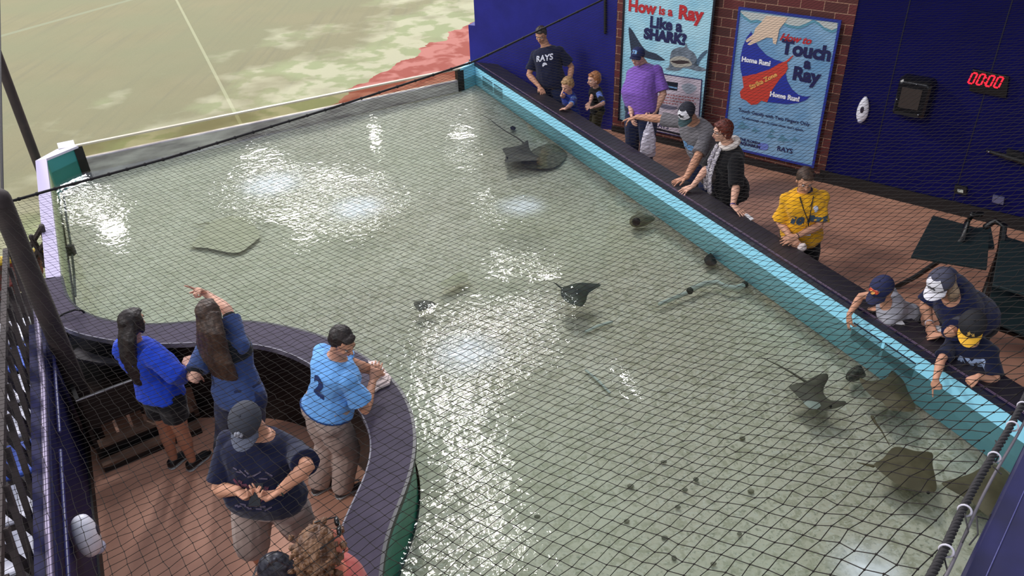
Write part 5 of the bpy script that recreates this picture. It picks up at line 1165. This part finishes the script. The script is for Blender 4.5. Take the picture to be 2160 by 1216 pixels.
w = MB(); w.box(hm, (.07, .14, .010), np.array([unit([1, 0, 0]), unit([0, .8, .4]), unit([0, -.4, .8])])); tag(w.build('phone', M('phone_black', (16, 16, 22), rough=.2), bevel=.003), 'small black phone held in both hands by the man in the cap', 'phone')
# --- curly-haired person at the bottom edge
p = Person('person with big curly light brown hair and sunglasses pushed up, bottom edge', 1.66, (706, 1205, 1.38), (745, 1330, .88), 20, skin('warm', (206, 120, 98)), 1.0)
p.arm('R', (770, 1290, 'n'), (800, 1330, 'n')); p.arm('L', (690, 1290, 'n'), (700, 1340, 'n')); p.leg('L'); p.leg('R')
p.head((690, 1158, 'n'), V([.85, .3, -.25]))
p.shirt(cloth('coral', (170, 84, 78)), sleeve=.5); p.trousers(jean); p.shoes(nop)
w = MB()
rs = np.random.default_rng(11)
w.ell(p.H + V([0, 0, .01]) - p.hax[1] * .045, (.110, .110, .125), n=16, m=10); w.ell(p.H - V([0, 0, .09]) - p.hax[1] * .07, (.10, .10, .10), n=14, m=10)
for k in range(420):
    a = rs.normal(size=3); a /= np.linalg.norm(a); 
    if a @ p.hax[1] > .55 and a[2] < .6: continue
    c = p.H + V([0, 0, -.015]) - p.hax[1] * .03 + a * V([.122, .122, .135]) + V([0, 0, -.07 * rs.random()]); c2 = c + rs.normal(size=3) * .02
    w.ell(c2, .012 + .009 * rs.random(), n=7, m=5)
w.build('hair', curl, p.root, voxel=.005, smooth_it=1, noise=(.012, .02))
w = MB(); 
for k in (-1, 1): w.ell(p.hat(.034 * k, .035, .150), V([.030, .012, .022]), p.hax, 12, 8)
w.tube([p.hat(-.03, .045, .150), p.hat(.03, .045, .150)], .005, n=6); w.tube([p.hat(.062, .03, .150), p.hat(.09, -.06, .10)], .004, n=6); w.tube([p.hat(-.062, .03, .150), p.hat(-.09, -.06, .10)], .004, n=6)
w.build('sunglasses', M('glass_black', (14, 12, 14), rough=.15), p.root, smooth=True)
p.finish()
w = MB(); w.ell(P(585, 1205, .9), (.12, .08, .15), n=14, m=10); w.tube([P(560, 1195, 1.0), P(580, 1180, 1.12), P(610, 1195, 1.0)], .012, n=6); tag(w.build('hand_bag', mat('bag_black', (34, 32, 38), rough=.35, rgb2=(70, 70, 78), vscale=40), voxel=.01, noise=(.04, .01)), 'shiny black bag at the bottom edge beside the curly hair', 'bag')
# ---------------------------------------------------------------- people along the right-hand counter
# --- tall man, far end
p = Person('man in navy T-shirt resting one hand on the far end of black counter', 1.78, (1152, 98, 1.48), (1166, 178, .94), -112, tan, 1.12)
p.arm('R', (1116, 152), (1138, 183, .95), hand=(1147, 196, .905), pose='relax', pn=(0, -.2, -1)); p.arm('L', (1206, 142), (1200, 180, .95), pose='relax', pn=(-1, 0, 0))
p.leg('L'); p.leg('R'); p.head((1141, 74, 'n'), V([-.35, -.9, -.35]))
p.shirt(navyc, hem=-.14, sleeve=.78, inflate=.018, belly=.02, slr=1.5); p.trousers(jean); p.shoes(nop); p.hair_short(grey_hair, grow=1.02, noise=.014)
p.mark('RAYS', whitem, p.Pv + p.up * .37 + p.ft * .3, .115, exv=-p.rt, bold=.003, shear=.15); p.mark('o', whitem, p.Pv + p.up * .28 + p.ft * .3, .10, exv=-p.rt, bold=.014); p.finish()
# --- two boys
blue_sh = cloth('boy_blue', (30, 54, 140)); sky = cloth('sky', (120, 160, 220))
p = Person('blond boy in blue shirt with his hand raised to his face', 1.22, (1200, 196, .99), (1206, 240, .65), -150, fair, .95)
p.arm('R', (1182, 222), (1184, 202, 1.06), hand=(1187, 190, 1.12), pose='relax', pn=(1, 0, 0)); p.arm('L', (1210, 226), (1192, 230, .93), hand=(1182, 228, .90), pose='relax')
p.leg('L'); p.leg('R'); p.head((1197, 180, 'n'), V([-.7, -.6, -.35]), size=1.08)
p.shirt(blue_sh, sleeve=.7, slr=1.5, inflate=.014)
w = MB(); A, E_, W_, hd, g = p.arms['L']; w.tube([A + UPV * .01, lerp(A, E_, .75)], [.046, .042], n=12, cap=False); w.build('light_sleeve', sky, p.root, voxel=.007)
p.trousers(black_c, length=1.1); p.shoes(nop); p.hair_short(blond, grow=1.06, noise=.010, long=.01); p.finish()
p = Person('blond boy in black shirt with light blue sleeves beside brick pier', 1.20, (1257, 184, 1.0), (1260, 232, .64), -168, fair, .95)
p.arm('R', (1240, 212), (1242, 226, .86), hand=(1236, 226, .86), pose='relax'); p.arm('L', (1272, 218), (1254, 226, .84), hand=(1244, 226, .85), pose='relax')
p.leg('L'); p.leg('R'); p.head((1253, 168, 'n'), V([-.95, -.35, -.1]), size=1.08)
p.shirt(black_c, sleeve=.85, slr=1.5, inflate=.014)
w = MB(); A, E_, W_, hd, g = p.arms['L']; w.tube([A + UPV * .01, lerp(A, E_, .9)], [.046, .040], n=12, cap=False); w.build('light_sleeve', cloth('sky2', (96, 120, 190)), p.root, voxel=.007)
p.trousers(cloth('olive', (66, 60, 40)), length=1.1); p.shoes(nop); p.hair_short(hairm('sandy', (140, 88, 52), (180, 120, 76)), grow=1.06, noise=.010, long=.01); p.finish()
# --- man in purple
p = Person('older man in purple polo shirt and dark blue cap holding a white plastic bag', 1.86, (1360, 138, 1.52), (1353, 238, .97), -135, fair, 1.18)
p.arm('R', (1326, 200), (1332, 240, 1.0), pose='relax', pn=(1, 0, 0)); p.arm('L', (1400, 200), (1380, 238, 1.02), hand=(1366, 258, .95), pose='grip', pn=(-.7, -.5, 0))
p.leg('L'); p.leg('R'); p.head((1345, 120, 'n'), V([-.6, -.8, -.22]))
p.shirt(cloth('purple', (128, 88, 178)), hem=-.30, sleeve=.88, inflate=.022, belly=.06, slr=1.6, flare=.02); p.trousers(jean, belly=.02); p.shoes(M('shoe_pale', (150, 140, 140)))
w = MB(); p.torso(w, -.004, t0=.965, t1=1.0); w.build('collar', cloth('purple2', (110, 72, 160)), p.root, voxel=.006)
p.hair_short(grey_hair, grow=.97, noise=.004); p.cap(M('cap_navy', (26, 34, 84), rough=.8), M('brim_navy', (22, 28, 74), rough=.8), tiltf=.22, size=.97, brimlen=.055); r_, f_, u_ = p.capax
text('TB', 'emblem', printb, p.caploc(0, .100, .048), -r_, unit(u_ - f_ * .45), .062, p.caproot, bold=.003); 
HL = p.arms['L'][2] + p.arms['L'][3] * .08 + V([-.03, -.06, .02]); p.finish()
root = empty('plastic_bag', HL); tag(root, 'white plastic carrier bag hanging from the hand of the man in purple', 'bag')
w = MB(); rings = []
for z, a, b in ((-.10, .02, .015), (-.16, .06, .03), (-.26, .085, .05), (-.38, .10, .06), (-.50, .11, .06), (-.56, .10, .045)):
    rings.append([HL + UPV * z + V([math.cos(q) * a, math.sin(q) * b, 0]) for q in np.linspace(0, 2 * math.pi, 17)[:-1]])
w.loft(rings); w.build('sack', M('bag_white', (222, 214, 228), rough=.4), root, voxel=.008, smooth_it=1, noise=(.06, .03))
for k in (-1, 1):
    w = MB(); w.tube([HL + V([0, 0, .0]), HL + V([.02 * k, 0, -.08]), HL + V([.04 * k, 0, -.18])], [.006, .012, .02], n=8); w.build('handle', M('bag_white', (222, 214, 228)), root, smooth=True)
# --- man in grey, arm stretched out
p = Person('man in grey T-shirt and white fronted cap stretching one arm out sideways', 1.80, (1462, 258, 1.38), ('o', .28, .95), -150, tan, 1.15)
p.arm('R', (1385, 243), (1338, 246, 1.24), hand=(1314, 255, 1.18), pose='droop', pn=(0, 0, -1), girth=1.1); p.arm('L', (1464, 335), (1448, 374, .955), hand=(1422, 384, .905), pose='spread', pn=(0, 0, -1), girth=1.1)
p.leg('L'); p.leg('R'); p.head((1450, 240, 'n'), V([-.5, -.62, -.75]), tilt=(-.3, -.2, .9))
p.shirt(cloth('tee_grey', (112, 108, 112)), hem=-.12, sleeve=.85, inflate=.020, belly=.03, slr=1.55); p.trousers(jean); p.shoes(nop); p.hair_short(grey_hair, grow=.97, noise=.004)
p.cap(M('cap_black', (24, 24, 40), rough=.8), M('brim_green', (40, 66, 70), rough=.8), front=M('cap_white', (226, 222, 228), rough=.8), size=1.05); r_, f_, u_ = p.capax
w = MB(); w.add([p.caploc(x, .102 + .0 * z, z) for x, z in ((-.030, .052), (-.006, .056), (.030, .072), (.012, .048), (.024, .026), (.002, .038), (-.018, .026), (-.012, .040))], [(0, 1, 5, 7), (1, 2, 3, 5), (3, 4, 5), (5, 6, 7)]); q = w.build('bird_emblem', M('emblem_black', (20, 20, 28)), p.caproot); q.modifiers.new('s', 'SOLIDIFY').thickness = .022
p.mark('Rays', printb, p.Pv + p.up * .30 + p.ft * .3 + p.rt * -.02, .15, exv=-p.rt, bold=.010, shear=.2); scribble(p, whitem, p.Pv + p.up * .21 + p.ft * .34, .14, .02, -p.rt, 7, .003)
band(p.arms['L'][2], p.arms['L'][3], .028, .005, M('watch_steel', (150, 146, 140), rough=.3, metal=.6), p.root, 'watch'); p.finish()
# --- woman with the scarf
p = Person('woman with short auburn hair, black top and long pale patterned scarf', 1.74, (1538, 306, 1.39), ('o', .10, .90), -170, fair, 1.02)
p.arm('R', (1486, 362), (1462, 392, .95), hand=(1440, 404, .905), pose='spread', pn=(0, 0, -1)); p.arm('L', (1552, 392), (1546, 433, .935), hand=(1564, 449, .90), pose='flat', pn=(0, 0, -1))
p.leg('L'); p.leg('R'); p.head((1523, 278, 'n'), V([-1, -.28, -.05]))
p.shirt(black_c, hem=-.30, sleeve=1.05, inflate=.020, fem=.7, slr=1.5, flare=.10); p.trousers(black_c); p.shoes(nop)
p.hair_short(red_hair, grow=1.16, noise=.016, long=.025)
sc_m = mat('scarf', (214, 206, 206), rough=.9, rgb2=(64, 56, 88), vscale=70); scw = cloth('scarf_pale', (224, 212, 204))
w = MB(); w.tube([p.N + UPV * .02 + .085 * (math.cos(a) * p.rt + math.sin(a) * p.ft) - UPV * .02 * math.sin(a) for a in np.linspace(0, 6.28, 17)], .034, n=10); sf = w.build('scarf', scw, p.root, voxel=.008, noise=(.04, .02))
for k in (-1, 1):
    w = MB(); a = p.N + p.ft * .13 + p.rt * .04 * k; w.tube([a, p.N + p.ft * .19 + p.rt * .05 * k - UPV * .16, p.N + p.ft * .21 + p.rt * .05 * k - UPV * .32, p.N + p.ft * .20 + p.rt * .06 * k - UPV * .46], [.035, .042, .045, .05], n=12, side=p.rt, flat=.35); w.build('scarf_end', sc_m, sf, voxel=.008, noise=(.05, .016))
w = MB(); w.tube([p.hat(-.062, .06, .006), p.hat(-.02, .094, .004), p.hat(.02, .094, .004), p.hat(.062, .06, .006)], .0035, n=6); [w.tube([p.hat(.064 * k, .058, .006), p.hat(.078 * k, -.01, .008)], .003, n=6) for k in (-1, 1)]; w.build('glasses', M('glass_frame', (40, 30, 34)), p.root)
band(p.arms['L'][2], p.arms['L'][2] - p.arms['L'][1], .026, .007, M('wristband_violet', (70, 60, 130)), p.root); Nw = p.arms['L'][2]; pw2 = p.Pv + p.ft * .2 + p.rt * .1; p.finish()
w = MB(); w.ell(pw2 + UPV * .12 - V([.04, 0, 0]), (.11, .07, .12), n=14, m=10); tag(w.build('shoulder_bag', cloth('bag_taupe', (128, 114, 106)), voxel=.01, noise=(.06, .02)), 'grey beige shoulder bag in front of the woman with the scarf', 'bag')
w = MB(); w.slab([P(x, y, ZL + .003) for x, y in ((1569, 453), (1576, 452), (1590, 463), (1584, 466))], UPV, .008); tag(w.build('folded_paper', M('paper', (214, 212, 214), rough=.7)), 'small folded white paper on the counter by the woman with scarf', 'paper')
# --- staff member in yellow
yel = cloth('jersey_yellow', (232, 168, 32))
p = Person('smiling woman in bright yellow jersey with lanyard standing at black counter', 1.64, (1698, 402, 1.36), ('o', .06, .87), -100, tan, 1.05)
p.arm('R', (1645, 462), (1668, 500, .95), hand=(1680, 514, .92), pose='grip', pn=(.3, .6, -.4)); p.arm('L', (1730, 470), (1682, 498, .98), hand=(1658, 506, .95), pose='relax', pn=(0, .7, -.6))
p.leg('L'); p.leg('R'); p.head((1698, 380, 'n'), V([-.05, -1, -.42]))
p.shirt(yel, hem=-.22, sleeve=.86, inflate=.024, fem=.6, slr=1.75, flare=.05, name='jersey', wr=.022); p.trousers(black_c); p.shoes(nop)
w = MB(); w.tube([p.N + UPV * .01 + .055 * (math.cos(a) * p.rt + math.sin(a) * p.ft) for a in np.linspace(0, 6.28, 15)], .018, n=8); w.build('undershirt_collar', cloth('undernavy', (36, 28, 56)), p.root, smooth=True)
pip = M('piping_black', (30, 24, 30), rough=.7)
def front(t, x, out=.0): 
    return p.Pv + (p.N - p.Pv) * t + p.rt * x + p.ft * ((.150 + .018 * math.exp(-((t - .68) / .18) ** 2) - .018 * max(0, t - .8) * 4 - abs(x) * .28) * (p.h / 1.64) + out)
for k in (-1, 1):
    w = MB(); w.tube([front(.98, .065 * k), front(.86, .045 * k), front(.74, .020 * k), front(.4, .012 * k), front(0, .012 * k)], .0035, n=6); w.build('piping', pip, p.root, smooth=True)
w = MB(); w.tube([front(1.0, -.06), front(.8, -.045, .012), front(.5, -.030, .022), front(.30, -.030, .026), front(.5, -.02, .026), front(.8, .035, .012), front(1.0, .06)], .004, n=6); ln = w.build('lanyard', pip, p.root, smooth=True)
w = MB(); c = front(.22, -.03, .032); w.box(c, (.055, .008, .085), np.array([p.rt, p.ft, p.up])); w.build('badge', M('badge_white', (216, 216, 232), rough=.4), ln)
w = MB(); w.ell(front(.74, -.085, .014), (.026, .008, .040), np.array([p.rt, p.ft, p.up]), 12, 8); w.build('round_badge', M('badge_white', (216, 216, 232)), p.root, smooth=True)
p.mark('Rays', M('print_teal', (52, 74, 92), rough=.7), p.Pv + p.up * .245 + p.ft * .3 - p.rt * .105, .095, exv=-p.rt, bold=.009, shear=.3); p.mark('10', M('print_teal', (52, 74, 92)), p.Pv + p.up * .22 + p.ft * .3 + p.rt * .085, .12, exv=-p.rt, bold=.010, shear=.2)
p.hair_short(br_hair, grow=1.04, noise=.005); w = MB(); w.tube([p.hat(.0, -.1, .04), p.hat(-.07, -.10, -.06), p.hat(-.075, -.08, -.12)], [.035, .034, .016], n=10); w.build('ponytail', br_hair, p.root, smooth=True)
band(p.arms['L'][2], p.arms['L'][2] - p.arms['L'][1], .025, .005, pip, p.root, 'watch'); hb = p.arms['R'][2] + p.arms['R'][3] * .1; p.finish()
w = MB(); w.ell(hb + V([.05, -.02, -.03]), (.045, .04, .05), n=10, m=8); tag(w.build('crumpled_cloth', towel, voxel=.007, noise=(.03, .02)), 'small crumpled white cloth in the hand of the woman in yellow', 'cloth')
# --- boy in grey leaning over the water
p = Person('boy in pale grey T-shirt leaning over counter with his finger pointing at the water', 1.32, (1868, 642, 1.02), ('o', .30, .80), 165, tan, .98)
p.arm('R', (1792, 622), (1791, 664, .88), hand=(1793, 692, .76), pose='droop', pn=(.8, .3, 0))
p.arm('L', (1890, 676), (1856, 656, .93), hand=(1842, 648, .91), pose='relax')
p.leg('L', None, None); p.leg('R', None, None); p.head((1860, 612, 'n'), V([-.75, -.42, -.62]), size=1.08)
p.shirt(cloth('tee_pale', (158, 156, 164)), sleeve=.6, inflate=.018, slr=1.5); p.trousers(black_c, length=1.1); p.shoes(nop); p.hair_short(hairm('mouse', (120, 96, 72), (150, 124, 94)), grow=.99, noise=.006, long=.02)
p.cap(M('cap_boy', (18, 26, 70), rough=.8), M('brim_boy', (16, 22, 62), rough=.8), size=1.0); r_, f_, u_ = p.capax
def capmark(pts, m, name, off):
    w = MB(); w.add([p.caploc(x, .104 + off - max(0, z - .03) * .5, z) for x, z in pts], [tuple(range(len(pts)))]); q = w.build(name, m, p.caproot); q.modifiers.new('s', 'SOLIDIFY').thickness = .016
capmark([(-.036, .068), (.036, .068), (.046, .050), (0, .008), (-.046, .050)], M('emblem_orange', (206, 76, 50)), 'shield_emblem', .0)
capmark([(-.022, .058), (.024, .060), (.022, .050), (-.006, .046), (.018, .036), (.006, .024), (.0, .030), (-.02, .044)], M('emblem_gold', (240, 170, 90)), 'curved_mark', .006)
p.finish()
w = MB(); w.slab([P(x, y, ZL + .004) for x, y in ((1876, 674), (1900, 676), (1909, 687), (1884, 684))], UPV, .012); tag(w.build('folded_card', M('paper', (214, 212, 214)), bevel=.003), 'folded white card on the counter under the boy in grey', 'card')
# --- adult in white cap
p = Person('adult with fair ponytail, white cap and navy shirt bent over the counter', 1.70, (2005, 625, 1.20), ('o', .36, .92), 180, tan, 1.3)
p.arm('R', (1950, 646), (1960, 682, .98), hand=(1966, 700, .93), pose='grip', pn=(.4, .5, 0)); p.arm('L', (2020, 690), (1992, 706, .95), hand=(1974, 706, .92), pose='relax', pn=(0, 0, -1))
p.leg('L'); p.leg('R'); p.head((1985, 598, 'n'), V([-.72, -.42, -.70]))
p.shirt(cloth('navy2', (20, 26, 60)), sleeve=.9, inflate=.03, slr=1.6, belly=.04, hem=-.12); p.trousers(black_c); p.shoes(nop)
p.hair_short(blond, grow=1.0, noise=.01, long=.03); w = MB(); w.ell(p.hat(.01, -.07, -.06), (.07, .06, .08), n=14, m=10); w.build('nape_hair', blond, p.root, voxel=.007, noise=(.03, .012))
w = MB(); w.tube([p.hat(-.055, -.04, -.02), p.hat(-.080, -.01, -.09), p.hat(-.075, .01, -.16), p.hat(-.06, .02, -.21)], [.040, .050, .042, .02], n=10); w.build('ponytail', hairm('fairbrown', (130, 106, 84), (160, 136, 110)), p.root, voxel=.007, noise=(.03, .012))
p.cap(M('cap_slate', (66, 66, 84), rough=.8), M('cap_white', (226, 222, 228)), front=M('cap_white', (226, 222, 228)), size=1.06); r_, f_, u_ = p.capax
w = MB(); w.tube([p.caploc(x, .106 - .3 * max(0, z - .03), z) for x, z in ((-.030, .040), (-.016, .050), (.0, .044), (.012, .052), (.030, .042), (.014, .034), (-.006, .038), (-.026, .032))], .0032, n=6); w.build('emblem', M('emblem_black', (20, 20, 28)), p.caproot)
p.mark('RAYS', whitem, p.Pv + p.up * .33 + p.ft * .32, .10, exv=-p.rt, bold=.008); scribble(p, M('print_violet', (90, 92, 190)), p.Pv + p.up * .25 + p.ft * .34, .22, .04, -p.rt, 8, .006)
band(p.arms['R'][2], p.arms['R'][2] - p.arms['R'][1], .028, .005, whitem, p.root); hb = p.arms['R'][2] + p.arms['R'][3] * .08; p.finish()
w = MB(); w.ell(hb + V([.07, .03, .0]), (.05, .05, .03), n=10, m=8); tag(w.build('crumpled_paper', M('paper', (214, 212, 214)), voxel=.007, noise=(.03, .02)), 'crumpled white paper held by the adult in the white cap', 'paper')
# --- boy with the yellow brim
p = Person('boy in navy T-shirt and black cap with yellow brim pointing at a ray', 1.36, (2046, 722, 1.04), ('o', .22, .72), -140, tan, 1.05)
p.arm('R', (1960, 752), (1974, 800, .88), hand=(1977, 834, .76), pose='point', pn=(.5, .6, 0)); p.arm('L', (2096, 776), (2064, 794, .94), hand=(2044, 804, .91), pose='fist', pn=(0, 0, -1))
p.leg('L'); p.leg('R'); p.head((2050, 688, 'n'), V([-.40, -.72, -.78]), tilt=(-.2, -.3, .9), size=1.05)
p.shirt(cloth('navy3', (18, 24, 50)), sleeve=.8, inflate=.020, slr=1.6, hem=-.14); p.trousers(black_c, length=1.1); p.shoes(nop); p.hair_short(dk_hair, grow=.98, noise=.005)
p.cap(M('cap_jet', (18, 18, 26), rough=.8), M('brim_yellow', (240, 180, 44), rough=.7), size=1.08); r_, f_, u_ = p.capax
w = MB(); w.add([p.caploc(x, .104 - max(0, z - .03) * .5, z) for x, z in ((-.028, .03), (-.02, .055), (.0, .05), (.012, .068), (.022, .05), (.014, .034), (.024, .022), (-.006, .018))], [(0, 1, 2, 7), (2, 3, 4, 5), (2, 5, 6, 7)]); q = w.build('gold_emblem', M('emblem_gold2', (206, 164, 86)), p.caproot); q.modifiers.new('s', 'SOLIDIFY').thickness = .016
p.mark('RAYS', M('print_ice', (150, 168, 200)), p.Pv + p.up * .29 + p.ft * .3, .12, exv=-p.rt, bold=.008); scribble(p, M('print_violet', (90, 92, 190)), p.Pv + p.up * .22 + p.ft * .34, .10, .03, -p.rt, 9, .005); p.finish()
for _o in list(COL.objects):
    if _o.type == 'EMPTY': adopt(_o)
